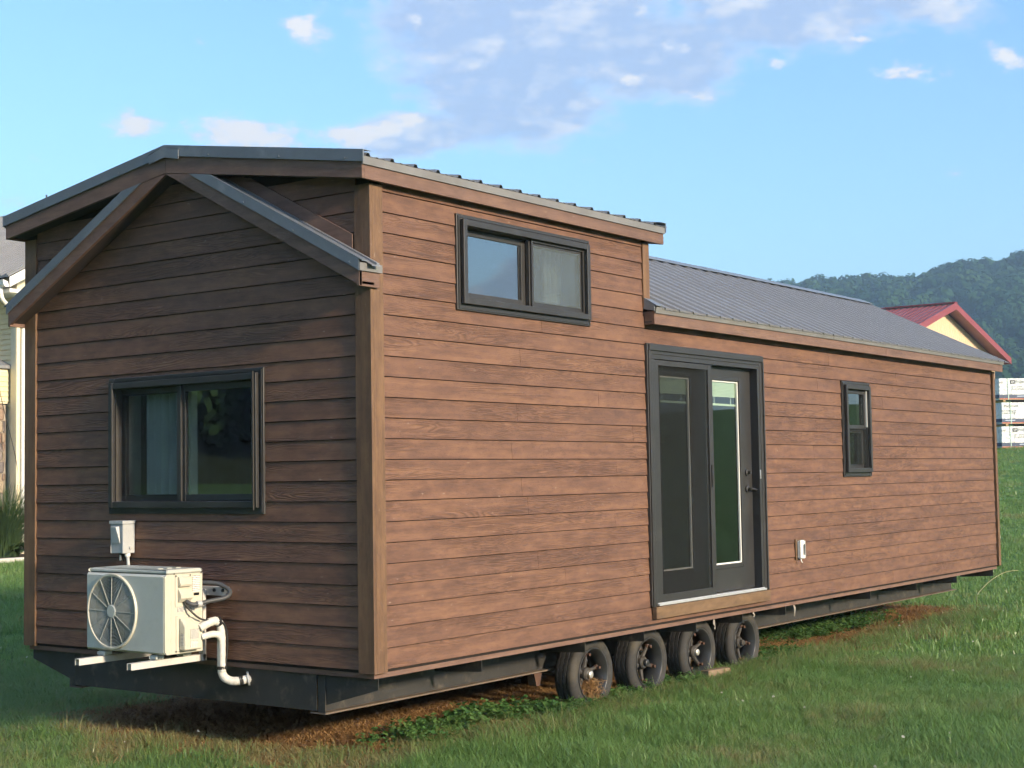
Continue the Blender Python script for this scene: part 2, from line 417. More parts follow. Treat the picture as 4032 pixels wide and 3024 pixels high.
def wall_sheet(name, pl, u0, u1, z0, zprof, openings, d0, d1, mat):
    """backing wall cut into boxes round its openings; zprof = constant top"""
    mb = MB(); us = sorted({u0, u1, *[o[0] for o in openings], *[o[1] for o in openings]})
    us = [u for u in us if u0 <= u <= u1]
    for a, b in zip(us[:-1], us[1:]):
        cuts = sorted([(o[2], o[3]) for o in openings if o[0] <= a+1e-6 and o[1] >= b-1e-6 and o[2] < zprof])
        z = z0
        for c0, c1 in cuts:
            if c0 > z: PB(mb, pl, a, b, d0, d1, z, c0)
            z = c1
        if z < zprof: PB(mb, pl, a, b, d0, d1, z, zprof)
    return mb.build(name, mat, house)

side_wall = wall_sheet('side_wall', 'S', 0.0, L, -.02, 2.44, OPEN['S'], -.09, 0.0, 'backing')
wall_up = MB()
for a, b, c0, c1 in ((0, .90, 2.4405, 3.10), (.90, 2.40, 2.90, 3.10), (2.40, XL, 2.4405, 3.10)): PB(wall_up, 'S', a, b, -.09, 0, c0, c1)
loft_wall = wall_up.build('loft_wall', 'backing', house)
end_wall = wall_sheet('end_wall', 'G', .0905, W-.0905, -.02, 3.06, OPEN['G'], -.09, 0.0, 'backing')
g = MB().prism([(.0905, 3.0605), (W-.0905, 3.0605), (W-.0905, 3.14), (W/2, 3.38), (.0905, 3.14)], 0, 0.0, .09); g.build('gable_peak', 'backing', house)
MB().box(0, L, W-.09, W, -.02, 2.44).box(0, XL, W-.09, W, 2.4405, 3.10).build('rear_side_wall', 'backing', house)
MB().prism([(.0905, -.02), (W-.0905, -.02), (W-.0905, 2.44), (W/2, 3.36), (.0905, 2.44)], 0, L-.09, L).build('rear_end_wall', 'backing', house)
MB().prism([(.0905, 2.4405), (W-.0905, 2.4405), (W-.0905, 3.14), (W/2, 3.38), (.0905, 3.14)], 0, XL-.09, XL).build('loft_rear_wall', 'backing', house)
MB().box(0.0905, L-.0905, .0905, W-.0905, -.02, .02).build('inner_floor', 'inner_floor', house)
MB().box(.0905, XL-.2, .0905, W-.0905, 2.16, 2.20).build('loft_floor', 'inner_floor', house)
MB().box(2.75, 2.80, 1.2, W-.0905, .021, 2.159).build('inner_partition', 'inner_wall', house)
MB().box(6.3, 6.35, .0905, W-.0905, .021, 2.42).build('inner_partition', 'inner_wall', house)
MB().box(.0905, 6.3, W-.13, W-.0905, .021, 2.159).build('inner_lining', 'inner_wall', house)

def lap_plank(pl, parent, u0, u1, z0, z1, openings, tops=None):
    """one plank (bottom proud, top tucked back), notched round openings"""
    def d_at(z): return .0155 - .0085*(z-z0)/(z1-z0)
    rects = [(u0, u1, z0, z1)]
    for o in openings:
        nxt = []
        for a, b, c, d in rects:
            if o[0] >= b or o[1] <= a or o[2] >= d or o[3] <= c: nxt.append((a, b, c, d)); continue
            if o[0] > a: nxt.append((a, o[0], c, d))
            if o[1] < b: nxt.append((o[1], b, c, d))
            m0, m1 = max(a, o[0]), min(b, o[1])
            if o[2] > c: nxt.append((m0, m1, c, o[2]))
            if o[3] < d: nxt.append((m0, m1, o[3], d))
        rects = nxt
    # group touching rects into planks
    groups = []
    for q in sorted(rects):
        for gp in groups:
            if any(abs(q[0]-w[1]) < 1e-6 for w in gp): gp.append(q); break
        else: groups.append([q])
    for gp in groups:
        mb = MB()
        for a, b, c, d in gp:
            if b-a < .01 or d-c < .004: continue
            da, db = d_at(c), d_at(d)
            if pl == 'S': mb.hexa([(a, -da, c), (b, -da, c), (b, -.0003, c), (a, -.0003, c), (a, -db, d), (b, -db, d), (b, -.0003, d), (a, -.0003, d)])
            else: mb.hexa([(-.0003, a, c), (-da, a, c), (-da, b, c), (-.0003, b, c), (-.0003, a, d), (-db, a, d), (-db, b, d), (-.0003, b, d)])
        if mb.v: mb.build('plank', 'siding', parent)

def plank_run(pl, parent, u0, u1, z0, z1, openings, length, k):
    cuts = [u0]; a = u0 + (random.uniform(.25, .95)*length if length < u1-u0 else 99)
    while a < u1-.4:
        if not any(o[0]-.15 < a < o[1]+.15 and o[2] < z1 and o[3] > z0 for o in openings): cuts.append(a)
        a += length
    cuts.append(u1)
    for i, (a, b) in enumerate(zip(cuts[:-1], cuts[1:])):
        lap_plank(pl, parent, a+(.0012 if i else 0), b-(.0012 if i < len(cuts)-2 else 0), z0, z1, openings)

for k in range(23):
    z0 = (22-k)*E; z1 = z0 + E - .0052  # gap bares the dark backing, standing in for shade under each lap
    if z0 < 2.40: plank_run('S', side_wall, .10, L-.095, z0, z1, OPEN['S'], 4.88, k)
for k in range(-1, 5):
    z0 = (22-k)*E; z1 = z0 + E - .0052
    if z0 >= 2.40: plank_run('S', loft_wall, .10, XL-.095, z0, min(z1, 3.09), OPEN['S'], 4.88, k)
for k in range(-3, 23):
    z0 = (22-k)*E; z1 = z0 + E - .0052
    a, b = .108, W-.108
    zt = 3.13
    if z1 > zt:                                     # rows in the peak shorten under the roof slope
        a = max(a, (z1-3.08)/.149); b = W-a
    if b-a > .3: lap_plank('G', end_wall, a, b, z0, z1, OPEN['G'])

# corner boards
def corner(name, x0, x1, y0, y1, z0, z1): MB().box(x0, x1, y0, y1, z0, z1).build(name, 'corner_wood', house, bevel=.003)
for (z0, z1) in ((-.022, 3.022),):
    corner('corner_board', -.026, -.0005, -.026, .107, z0, z1)
    corner('corner_board', .0005, .098, -.0255, -.0005, z0, z1)
    corner('corner_board', -.026, -.0005, W-.107, W+.026, z0, z1)
    corner('corner_board', .0005, .098, W+.0005, W+.0255, z0, z1)
corner('corner_board', XL-.094, XL, -.0262, -.0005, 2.50, 3.022)
corner('corner_board', L-.07, L, -.034, -.0005, -.01, 2.37)
# rim boards below the siding
MB().box(.004, L-.06, .004, .05, -.052, -.0215).build('rim_board', 'fascia_wood', house)
MB().box(.0045, .05, .0505, W-.0505, -.052, -.0215).build('rim_board', 'fascia_wood', house)
MB().box(.004, L-.06, W-.05, W-.004, -.052, -.0215).build('rim_board', 'fascia_wood', house)
MB().box(.051, L-.07, .051, W-.051, -.045, -.0225).build('under_deck', 'black_steel', house)

# --- upper (loft) roof
OF, OS, OR = .156, .082, .14
def zf(y, lo=True):                                 # lower / upper edge of the loft's rake fascia
    yy = min(y, W-y)
    return (3.026 + .149*(yy+OS)) if lo else (3.137 + .158*(yy+OS))
roof_up = empty('loft_roof', (0, 0, 0), parent=house)
for (ya, yb) in ((-OS, W/2), (W+OS, W/2)):
    poly = [(ya, zf(ya)), (yb, zf(yb)), (yb, zf(yb, False)), (ya, zf(ya, False))]
    MB().prism(poly, 0, -OF, -OF+.025).build('fascia_board', 'fascia_wood', roof_up, bevel=.002)
    MB().prism(poly, 0, XL+OR-.025, XL+OR).build('fascia_board', 'fascia_wood', roof_up, bevel=.002)
for s in (0, 1):
    y0, y1 = (-OS, -OS+.025) if s == 0 else (W+OS-.025, W+OS)
    MB().box(-OF+.026, XL+OR-.026, y0, y1, 3.026, 3.137).build('fascia_board', 'fascia_wood', roof_up, bevel=.002)
    y0, y1 = (-OS-.012, -OS-.002) if s == 0 else (W+OS+.002, W+OS+.012)
    MB().box(-OF-.006, XL+OR+.006, y0, y1, 3.112, 3.163).build('drip_edge', 'drip_metal', roof_up)
# soffits: two slopes closing the overhang, and the deck
for (ya, yb) in ((-OS+.026, W/2-.0005), (W+OS-.026, W/2+.0005)):
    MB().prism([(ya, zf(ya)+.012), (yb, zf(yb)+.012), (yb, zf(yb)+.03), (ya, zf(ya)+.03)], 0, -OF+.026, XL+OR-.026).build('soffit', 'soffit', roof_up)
    MB().prism([(ya, zf(ya, False)-.004), (yb, zf(yb, False)-.004), (yb, zf(yb, False)+.010), (ya, zf(ya, False)+.010)], 0, -OF+.003, XL+OR-.003).build('deck', 'soffit', roof_up)

def rib_panel(width, S):
    """corrugated sheet: x across, y up the slope; 0.229 m major ribs, two minor ones between"""
    pr = []; step = .2286; x = 0.0; nrib = int(round(width/step))
    for i in range(nrib):
        b = i*step
        pr += [(b, 0), (b+.004, 0), (b+.016, .019), (b+.036, .019), (b+.048, 0), (b+.096, 0), (b+.104, .004), (b+.118, .004), (b+.126, 0), (b+.158, 0), (b+.166, .004), (b+.180, .004), (b+.188, 0)]
    pr.append((width, 0))
    pr = [q for i, q in enumerate(pr) if i == 0 or q[0] > pr[i-1][0]+1e-6]
    mb = MB(); n = len(pr)
    for y in (0.0, S):
        mb.v += [(a, y, b) for a, b in pr] + [(a, y, b-.0025) for a, b in pr]
    for i in range(n-1):
        mb.f += [(i, i+1, 2*n+i+1, 2*n+i), (n+i+1, n+i, 3*n+i, 3*n+i+1), (i+1, i, n+i, n+i+1), (2*n+i, 2*n+i+1, 3*n+i+1, 3*n+i)]
    mb.f += [(0, 2*n, 3*n, n), (n-1, 2*n-1, 4*n-1, 3*n-1)]
    return mb.mesh('roof_panel')
def lay_panels(parent, x0, x1, y_e, z_e, slope, mat):
    th = math.atan(slope); S = (W/2 - y_e - .012)/math.cos(th)
    me = rib_panel(.9144, S)
    k = 0; x = x0
    lastw = None
    while x < x1-.02:
        w = min(.9144, x1-x)
        w = max(.2286, round(w/.2286)*.2286)
        m = me if abs(w-.9144) < .01 else rib_panel(w, S)
        for side in (0, 1):
            o = link('roof_panel', m, mat, parent)
            if side == 0: o.location = (x, y_e, z_e + (.0015 if k % 2 else 0)); o.rotation_euler = (th, 0, 0)
            else: o.location = (x+w, W-y_e, z_e + (.0015 if k % 2 else 0)); o.rotation_euler = (th, 0, math.pi)
        x += w; k += 1
lay_panels(roof_up, -OF+.012, XL+OR, -.098, 3.166, .153, 'roof_metal')
# metal rake trims and ridge cap of the loft roof
for xa, xb in ((-OF-.014, -OF-.003), (XL+OR+.003, XL+OR+.014)):
    for (ya, yb) in ((-OS-.02, W/2), (W+OS+.02, W/2)):
        yy = lambda y: 3.137+.158*(min(y, W-y)+OS)
        MB().prism([(ya, yy(ya)-.010), (yb, yy(yb)-.010), (yb, yy(yb)+.062), (ya, yy(ya)+.062)], 0, xa, xb).build('rake_trim', 'trim_metal', roof_up)
        a2, b2 = (xa, xa+.075) if xa < 0 else (xb-.075, xb)
        MB().prism([(ya, yy(ya)+.0625), (yb, yy(yb)+.0625), (yb, yy(yb)+.066), (ya, yy(ya)+.066)], 0, a2, b2).build('rake_trim', 'trim_metal', roof_up)
zr = 3.166+.153*(W/2+.098)
MB().prism([(W/2-.16, zr-.008), (W/2, zr+.030), (W/2+.16, zr-.008), (W/2+.16, zr-.004), (W/2, zr+.034), (W/2-.16, zr-.004)], 0, -OF-.02, XL+OR+.02).build('ridge_cap', 'trim_metal', roof_up)
MB().prism([(W/2-.15, zr-.075), (W/2, zr-.045), (W/2+.15, zr-.075), (W/2+.15, zr-.012), (W/2, zr+.030), (W/2-.15, zr-.012)], 0, -OF-.020, -OF-.0145).build('ridge_cap_end', 'trim_metal', roof_up)
def screw(parent, x, y, z, r=.007, ax='X'):
    MB().lathe([(0, -.004), (r, -.003), (r, .004), (0, .005)], (x, y, z), ax, 8, False).build('screw', 'trim_metal', parent)
for y in (.05, .62, 1.28, 2.2, 2.75, 3.35): screw(roof_up, -OF-.016, y, zf(y, False)+.008)

# --- front eyebrow: the steeper rake roof in front of the gable
brow = empty('rake_overhang', (0, 0, 0), parent=house)
def clip_top(poly, mir):                             # keep what lies below the loft fascia's lower edge
    out = []
    def g_(p): return (3.026 + .149*((W-p[0] if mir else p[0])+OS) - .003) - p[1]
    for i in range(len(poly)):
        a, b = poly[i], poly[(i+1) % len(poly)]; ga, gb = g_(a), g_(b)
        if ga >= 0: out.append(a)
        if ga*gb < 0: t_ = ga/(ga-gb); out.append((a[0]+(b[0]-a[0])*t_, a[1]+(b[1]-a[1])*t_))
    return out
SLR = .521
def rl(y, off): return 2.364 + off + SLR*(y+.05)
for mir in (0, 1):
    def mk(name, off0, off1, xa, xb, mat, ya=-.05, yb=W/2-.0005, bev=0.0, clip=True):
        poly = [(ya, rl(ya, off0)), (yb, rl(yb, off0)), (yb, rl(yb, off1)), (ya, rl(ya, off1))]
        if mir: poly = [(W-p[0], p[1]) for p in poly]
        if clip: poly = clip_top(poly, mir)
        MB().prism(poly, 0, xa, xb).build(name, mat, brow, bevel=bev)
    mk('rake_board', 0, .105, -OF+.001, -OF+.026, 'fascia_wood', bev=.002)
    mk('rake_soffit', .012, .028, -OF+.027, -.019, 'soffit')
    mk('rake_trim', .095, .165, -OF-.012, -OF-.002, 'trim_metal', ya=-.058)
    mk('rake_trim', .166, .172, -OF-.012, -OF+.055, 'trim_metal', ya=-.085)
    mk('roof_strip', .150, .156, -OF+.056, -.020, 'roof_metal', ya=-.105)
    mk('strip_rib', .157, .172, -.055, -.030, 'roof_metal', ya=-.105)
    mk('flashing_board', .165, .262, -.0295, -.0185, 'fascia_wood', ya=.12, bev=.002)
    S_ = (lambda y0, y1: (W-y1, W-y0)) if mir else (lambda y0, y1: (y0, y1))
    y0, y1 = S_(-.05, -.0265)
    MB().box(-OF+.0015, .032, y0, y1, 2.362, 2.468).build('return_board', 'fascia_wood', brow, bevel=.002)
    y0, y1 = S_(-.064, -.0505)
    MB().box(-OF-.008, .045, y0, y1, 2.455, 2.506).build('drip_edge', 'drip_metal', brow)
    y0, y1 = S_(-.049, -.027)
    MB().box(-OF+.03, .03, y0, y1, 2.470, 2.50).build('return_cap', 'trim_metal', brow)
    for y in (.02, .5, .95): screw(brow, -OF-.013, (W-y) if mir else y, rl(y, .112))

# --- main roof behind the loft
roof = empty('main_roof', (0, 0, 0), parent=house)
X1 = 11.60; SL = .487
MB().box(3.25, 7.93, -.112, -.087, 2.365, 2.470).build('fascia_board', 'fascia_wood', roof, bevel=.002)
MB().box(7.934, X1, -.112, -.087, 2.365, 2.470).build('fascia_board', 'fascia_wood', roof, bevel=.002)
MB().box(XL, X1, W+.075, W+.10, 2.365, 2.470).build('fascia_board', 'fascia_wood', roof, bevel=.002)
for i, (a, b) in enumerate(((3.25, 6.6), (6.602, 9.9), (9.902, X1+.01))):
    MB().prism([(-.124-.002*(i % 2), 2.452), (-.114, 2.452), (-.114, 2.50), (-.135, 2.50)], 0, a, b).build('drip_edge', 'drip_metal', roof)
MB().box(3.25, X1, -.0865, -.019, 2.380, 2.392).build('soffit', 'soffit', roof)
MB().box(3.252, 3.27, -.0865, -.019, 2.3655, 2.4695).build('return_board', 'fascia_wood', roof)
MB().prism([(-.118, 2.470), (-.0185, 2.470+.02), (-.0185, 2.575), (-.118, 2.515)], 0, 3.238, 3.2495).build('rake_trim', 'trim_metal', roof)
MB().prism([(-.135, 2.510), (-.0185, 2.576), (-.0185, 2.583), (-.135, 2.517)], 0, 3.238, 3.34).build('rake_trim', 'trim_metal', roof)
for (ya, yb) in ((-.09, W/2-.0005), (W+.09, W/2+.0005)):
    q = lambda y: 2.485 + SL*(min(y, W-y)+.14)
    MB().prism([(ya, q(ya)-.045), (yb, q(yb)-.045), (yb, q(yb)-.006), (ya, q(ya)-.006)], 0, XL+.001, X1-.01).build('deck', 'soffit', roof)
    MB().prism([(ya, q(ya)-.12), (yb, q(yb)-.12), (yb, q(yb)-.012), (ya, q(ya)-.012)], 0, X1-.009, X1+.012).build('fascia_board', 'fascia_wood', roof)
lay_panels(roof, XL+.002, X1+.03, -.14, 2.487, SL, 'roof_metal')
zr2 = 2.487 + SL*(W/2+.14)
MB().prism([(W/2-.15, zr2-.045), (W/2, zr2+.022), (W/2+.15, zr2-.045), (W/2+.15, zr2-.041), (W/2, zr2+.026), (W/2-.15, zr2-.041)], 0, XL+.001, 7.4).build('ridge_cap', 'trim_metal', roof)
MB().prism([(W/2-.15, zr2-.042), (W/2, zr2+.025), (W/2+.15, zr2-.042), (W/2+.15, zr2-.038), (W/2, zr2+.029), (W/2-.15, zr2-.038)], 0, 7.3, X1+.05).build('ridge_cap', 'trim_metal', roof)

# --- windows
def build_window(pl, u0, u1, z0, z1, vert, split, flip, label, casing=.058, pane='pane'):
    """casing ring, proud frame ring, one recessed sash behind a jamb, one near sash; 'split' is the meeting rail"""
    w = empty('window', (0, 0, 0), parent=house); w['label'] = label
    mb = ring(MB(), pl, u0, u1, z0, z1, casing, .0005, .028); mb.build('casing', 'bronze', w, bevel=.004)
    mb = ring(MB(), pl, u0+.012, u1-.012, z0+.012, z1-.012, .012, .0285, .034); mb.build('casing_bead', 'bronze', w)
    a, b, c, d = u0+casing*.62, u1-casing*.62, z0+casing*.75, z1-casing*.62
    ring(MB(), pl, a, b, c, d, .042, .0345, .062).build('frame', 'bronze', w, bevel=.003)
    a, b, c, d = a+.042, b-.042, c+.042, d-.042
    ring(MB(), pl, a-.018, b+.018, c-.018, d+.018, .020, -.085, .0285).build('jamb', 'bronze_light', w)
    a, b, c, d = a+.003, b-.003, c+.003, d-.003
    if not vert:
        far = (a, split) if not flip else (split, b)
        near = (split, b) if not flip else (a, split)
        for nm, (p, q), d0, d1, wd, gm in (('sash', far, -.052, -.022, .045, pane), ('sash', near, -.018, .014, .045, pane)):
            s_ = ring(MB(), pl, p, q, c, d, wd, d0, d1).build(nm, 'bronze', w, bevel=.002)
            pbox('glass', pl, p+wd-.004, q-wd+.004, (d0+d1)/2-.003, (d0+d1)/2+.003, c+wd-.004, d-wd+.004, gm, w)
    else:
        for nm, (p, q), d0, d1 in (('sash', (split, d), -.018, .014), ('sash', (c, split), -.052, -.022)):
            ring(MB(), pl, a, b, p, q, .038, d0, d1).build(nm, 'bronze', w, bevel=.002)
            pbox('glass', pl, a+.034, b-.034, (d0+d1)/2-.003, (d0+d1)/2+.003, p+.034, q-.034, 'pane', w)
    return w, (a, b, c, d)

def curtain(pl, parent, u0, u1, d, z0, z1, mat='curtain', folds=5, amp=.028):
    n = folds*8; mb = MB()
    for i in range(n+1):
        u = u0 + (u1-u0)*i/n; dd = d + amp*math.sin(i/8*2*math.pi) + .3*amp*math.sin(i*1.7)
        for zz in (z0, z1):
            for t_ in (0, .006):
                mb.v.append((-(dd-t_), u, zz) if pl == 'G' else (u, -(dd-t_), zz))
    for i in range(n):
        k = i*4; mb.f += [(k, k+4, k+6, k+2), (k+5, k+1, k+3, k+7)]
    return mb.build('curtain', mat, parent, smooth=True)

# gable window (viewer's left is the higher y)
gw, (a, b, c, d) = build_window('G', .918, 2.482, .958, 1.922, False, 1.735, True, 'two-pane dark window in the shaded gable wall')
pbox('insect_screen', 'G', 1.765, b-.04, .004, .006, c+.04, d-.04, 'screen', gw)
pbox('meeting_rail', 'G', 1.715, 1.757, -.015, .030, c, d, 'bronze', gw, .003)
curtain('G', gw, 1.91, 2.28, -.14, .90, 1.95)
pbox('inner_jamb', 'G', 2.405, 2.455, -.20, -.09, c-.03, d+.03, 'inner_jamb', gw)
pbox('inner_jamb', 'G', 1.760, 1.812, -.16, -.10, c-.03, d+.03, 'inner_jamb', gw)
pbox('frame_stop', 'G', .972, .980, .0625, .071, .985, 1.895, 'bronze_light', gw)
# loft window in the long side
uw, (a, b, c, d) = build_window('S', .842, 2.456, 2.295, 2.945, False, 1.69, False, 'sliding two-pane window high in the loft wall', pane='pane_sky')
pbox('insect_screen', 'S', 1.74, b-.035, .0145, .0165, c+.035, d-.035, 'screen_light', uw)
ring(MB(), 'S', 1.70, b+.004, c-.006, d+.006, .020, .0145, .030).build('screen_frame', 'bronze', uw)
curtain('S', uw, 2.16, 2.40, -.2, 2.21, 2.98, 'curtain', 4)
# small single-hung window
sw, (a, b, c, d) = build_window('S', 6.982, 7.660, 1.118, 2.073, True, 1.60, False, 'narrow single-hung window in the long wall')
pbox('insect_screen', 'S', a+.03, b-.03, .0145, .0165, c+.03, 1.60, 'screen', sw)
curtain('S', sw, 7.12, 7.56, -.16, 1.0, 2.05, 'curtain', 4)
pbox('white_stop', 'S', b-.004, b+.0035, .0145, .030, 1.62, d+.002, 'white_plastic', sw)

# --- patio door
door = empty('patio_door', (0, 0, 0), parent=house); door['label'] = 'dark glazed double door behind a half-width screen panel'
mb = MB(); PB(mb, 'S', 3.252, 3.33, .0005, .036, .132, 2.222); PB(mb, 'S', 5.195, 5.262, .0005, .036, .132, 2.222); PB(mb, 'S', 3.3305, 5.1945, .0005, .0345, 2.135, 2.222)
mb.build('casing', 'bronze', door, bevel=.005)
mb = MB(); PB(mb, 'S', 3.27, 5.245, .0365, .050, 2.165, 2.214); PB(mb, 'S', 3.262, 3.285, .0365, .048, .132, 2.164); PB(mb, 'S', 5.235, 5.255, .0365, .048, .132, 2.164); mb.build('casing_bead', 'bronze', door, bevel=.003)
mb = MB(); PB(mb, 'S', 3.3305, 3.375, -.11, .030, .152, 2.10); PB(mb, 'S', 5.150, 5.1945, -.11, .030, .152, 2.10); PB(mb, 'S', 3.3305, 5.1945, -.11, .0325, 2.1005, 2.1345); mb.build('jamb', 'bronze', door)
pbox('threshold', 'S', 3.335, 5.195, -.12, .052, .136, .150, 'alu', door)
pbox('threshold_track', 'S', 3.34, 5.19, .030, .036, .1505, .158, 'alu', door)
# door leaves
for (p, q, gx0, gx1, nm) in ((3.376, 4.318, 3.545, 4.055, 'left'), (4.322, 5.149, 4.425, 4.925, 'right')):
    mb = MB(); dz0, dz1, g0, g1 = .160, 2.098, .385, 1.985
    PB(mb, 'S', p, gx0, -.085, -.045, dz0, dz1); PB(mb, 'S', gx1, q, -.085, -.045, dz0, dz1); PB(mb, 'S', gx0, gx1, -.085, -.0455, dz0, g0); PB(mb, 'S', gx0, gx1, -.085, -.0455, g1, dz1)
    leaf = mb.build('door_leaf', 'bronze', door)
    ring(MB(), 'S', gx0-.03, gx1+.03, g0-.03, g1+.03, .036, -.0445, -.030).build('glazing_frame', 'bronze', leaf, bevel=.004)
    ring(MB(), 'S', gx0+.006, gx1-.006, g0+.006, g1-.006, .012, -.062, -.046).build('glazing_bead', 'white_plastic', leaf)
    pbox('glass', 'S', gx0, gx1, -.060, -.056, g0, g1, 'pane_dark', leaf)
    for i in range(11):
        zz = 1.975 - i*.0125
        pbox('blind_slat', 'S', gx0+.02, gx1-.02, -.073, -.066, zz-.0105, zz, 'blind', leaf)
    pbox('blind_rail', 'S', gx0+.018, gx1-.018, -.075, -.0655, 1.762, 1.780, 'blind', leaf)
    for uu in (gx0+.10, gx1-.10): pbox('blind_cord', 'S', uu-.004, uu+.004, -.070, -.067, 1.78, 1.84, 'white_plastic', leaf)
    if nm == 'right':
        for zz in (1.032, 1.178):
            m2 = MB().lathe([(0, .0), (.032, 0), (.032, -.012), (.014, -.018), (.014, -.045), (0, -.045)], (5.045, .0445, zz), 'Y', 16, False)
            if zz < 1.1: m2.tube([(5.045, .004, zz), (5.085, -.002, zz), (5.125, -.001, zz-.008), (5.145, .002, zz-.012)], [.010, .011, .009, .008], 8)
            m2.build('door_handle' if zz < 1.1 else 'deadbolt', 'bronze', leaf, smooth='auto')
# screen panel over the left half
sp_ = ring(MB(), 'S', 3.380, 4.315, .156, 2.095, .058, .002, .026, .062, .045).build('screen_panel', 'bronze', door, bevel=.003)
pbox('insect_screen', 'S', 3.436, 4.259, .012, .014, .216, 2.052, 'screen_dark', sp_)
pbox('screen_handle', 'S', 4.272, 4.290, .0265, .038, 1.06, 1.25, 'black_rubber', sp_, .003)
pbox('latch_plate', 'S', 5.157, 5.169, .0305, .036, 1.12, 1.20, 'alu', door)
pbox('sill_board', 'S', 3.275, 5.248, .0185, .060, .036, .131, 'trim_wood', house, .003)

# --- chassis
chassis = empty('chassis', (0, 0, 0), parent=house)
def ibeam(y):
    MB().box(.035, 11.25, y-.004, y+.004, -.2955, -.0625).build('beam_web', 'black_steel', chassis)
    MB().box(.030, 11.25, y-.065, y+.065, -.306, -.296).build('beam_flange', 'steel_flange', chassis)
    MB().box(.030, 11.25, y-.065, y+.065, -.062, -.053).build('beam_flange', 'black_steel', chassis)
ibeam(.505); ibeam(2.93)
MB().box(.024, .0295, .511, 2.925, -.286, -.0535).build('front_beam', 'black_steel', chassis)
MB().box(.030, .036, .440, .5005, -.2955, -.0625).build('beam_end', 'black_steel', chassis)
MB().box(.030, .036, 2.935, 2.995, -.2955, -.0625).build('beam_end', 'black_steel', chassis)
for s in (0, 1):
    m_ = lambda y: (W-y) if s else y
    MB().prism([(m_(.498), -.262), (m_(.004), -.124), (m_(.004), -.0535), (m_(.498), -.0535)], 0, .0385, .0445).build('outrigger', 'black_steel', chassis)
for x in (1.12, 2.38, 3.22, 4.05, 4.87, 5.71, 7.66, 8.92, 10.15, 11.40):
    for s in (0, 1):
        m_ = lambda y: (W-y) if s else y
        mb = MB().prism([(m_(.440), -.150), (m_(.03), -.128), (m_(.03), -.0535), (m_(.440), -.0535)], 0, x, x+.006)
        mb.prism([(m_(.440), -.156), (m_(.03), -.134), (m_(.03), -.1285), (m_(.440), -.1505)], 0, x, x+.04)
        mb.build('outrigger', 'black_steel', chassis)
for x in (.6, 2.0, 6.4, 8.3, 10.5): MB().box(x, x+.05, .575, 2.86, -.16, -.0635).build('cross_member', 'black_steel', chassis)
for x in (2.33, 3.17, 4.0, 4.83, 5.66):              # spring hangers
    for y in (.46, 2.93): MB().prism([(x-.05, -.3065), (x+.05, -.3065), (x+.022, -.40), (x-.022, -.40)], 1, y-.035, y+.035).build('spring_hanger', 'rust', chassis)

WX = (2.755, 3.585, 4.415, 5.245); RW = .292; WZ = -.352
def tyre_mesh():
    rr = RW; wd = .185
    prof = [(.198, .012), (.215, .004), (.245, -.004), (.268, .002), (.282, .014), (rr-.002, .026)]
    for a, b in ((.030, 0), (.052, 0), (.055, 1), (.062, 1), (.065, 0), (.090, 0), (.093, 1), (.100, 1), (.103, 0), (.128, 0), (.131, 1), (.138, 1), (.141, 0), (wd-.03, 0)):
        prof.append((rr-(.009 if b else 0), a))
    prof += [(rr-.002, wd-.026), (.282, wd-.014), (.268, wd-.002), (.245, wd+.004), (.215, wd-.004), (.198, wd-.012)]
    def wob(q, t): return .005*(1 if (int(t/(2*math.pi)*72) % 2) else -1) if 7 < q < 19 else 0
    return MB().lathe(prof, (0, 0, 0), 'Y', 72, True, wob)
TY = tyre_mesh().mesh('tyre')
for p in TY.polygons: p.use_smooth = False
RIM = MB().lathe([(.199, .012), (.206, .004), (.200, .000), (.192, .006), (.184, .030), (.170, .050), (.168, .150), (.190, .172), (.198, .174), (.176, .158), (.176, .046), (.190, .026)], (0, 0, 0), 'Y', 48).mesh('rim')
def hub_mesh(n):
    mb = MB().lathe([(0, .050), (.042, .050), (.052, .062), (.056, .125), (.075, .14), (.075, .17), (0, .17)], (0, 0, 0), 'Y', 20, False)
    for k in range(5):
        t = 2*math.pi*k/5+.45; c_, s_ = math.cos(t), math.sin(t)
        mb.tube([(.04*c_, .10, .04*s_), (.115*c_, .085, .115*s_), (.168*c_, .080, .168*s_)], [.024, .014, .018], 8)
    return mb.mesh('hub')
HUB = hub_mesh(5)
LUG = MB()
for k in range(5):
    t = 2*math.pi*k/5+.45
    LUG.lathe([(0, .040), (.013, .040), (.013, .066), (.020, .070), (.020, .09), (0, .09)], (.150*math.cos(t), 0, .150*math.sin(t)), 'Y', 6, False)
LUG = LUG.mesh('lug_nuts')
CAP = MB().lathe([(0, .018), (.020, .019), (.027, .024), (.029, .05), (0, .05)], (0, 0, 0), 'Y', 20, False).mesh('hub_cap')
caps = ('hub_silver', 'rim_paint', 'hub_silver', 'hub_iron')
for s in (0, 1):
    for i, x in enumerate(WX):
        w = empty('wheel', (x, .20 if s == 0 else W-.20, WZ), 0 if s == 0 else math.pi, house)
        for nm, me, mt, sm in (('tyre', TY, 'tyre', 'auto'), ('rim', RIM, 'rim_paint', True), ('hub', HUB, 'hub_iron', 'auto'), ('lug_nuts', LUG, 'rust', False)):
            o = link(nm, me, mt, w, sm); o.rotation_euler = (0, i*.55+.2, 0)
        link('hub_cap', CAP.copy() if s == 0 else CAP, caps[i], w, 'auto')
for x in WX: MB().tube([(x, .38, WZ), (x, W-.38, WZ)], .032, 12).build('axle', 'black_steel', chassis)
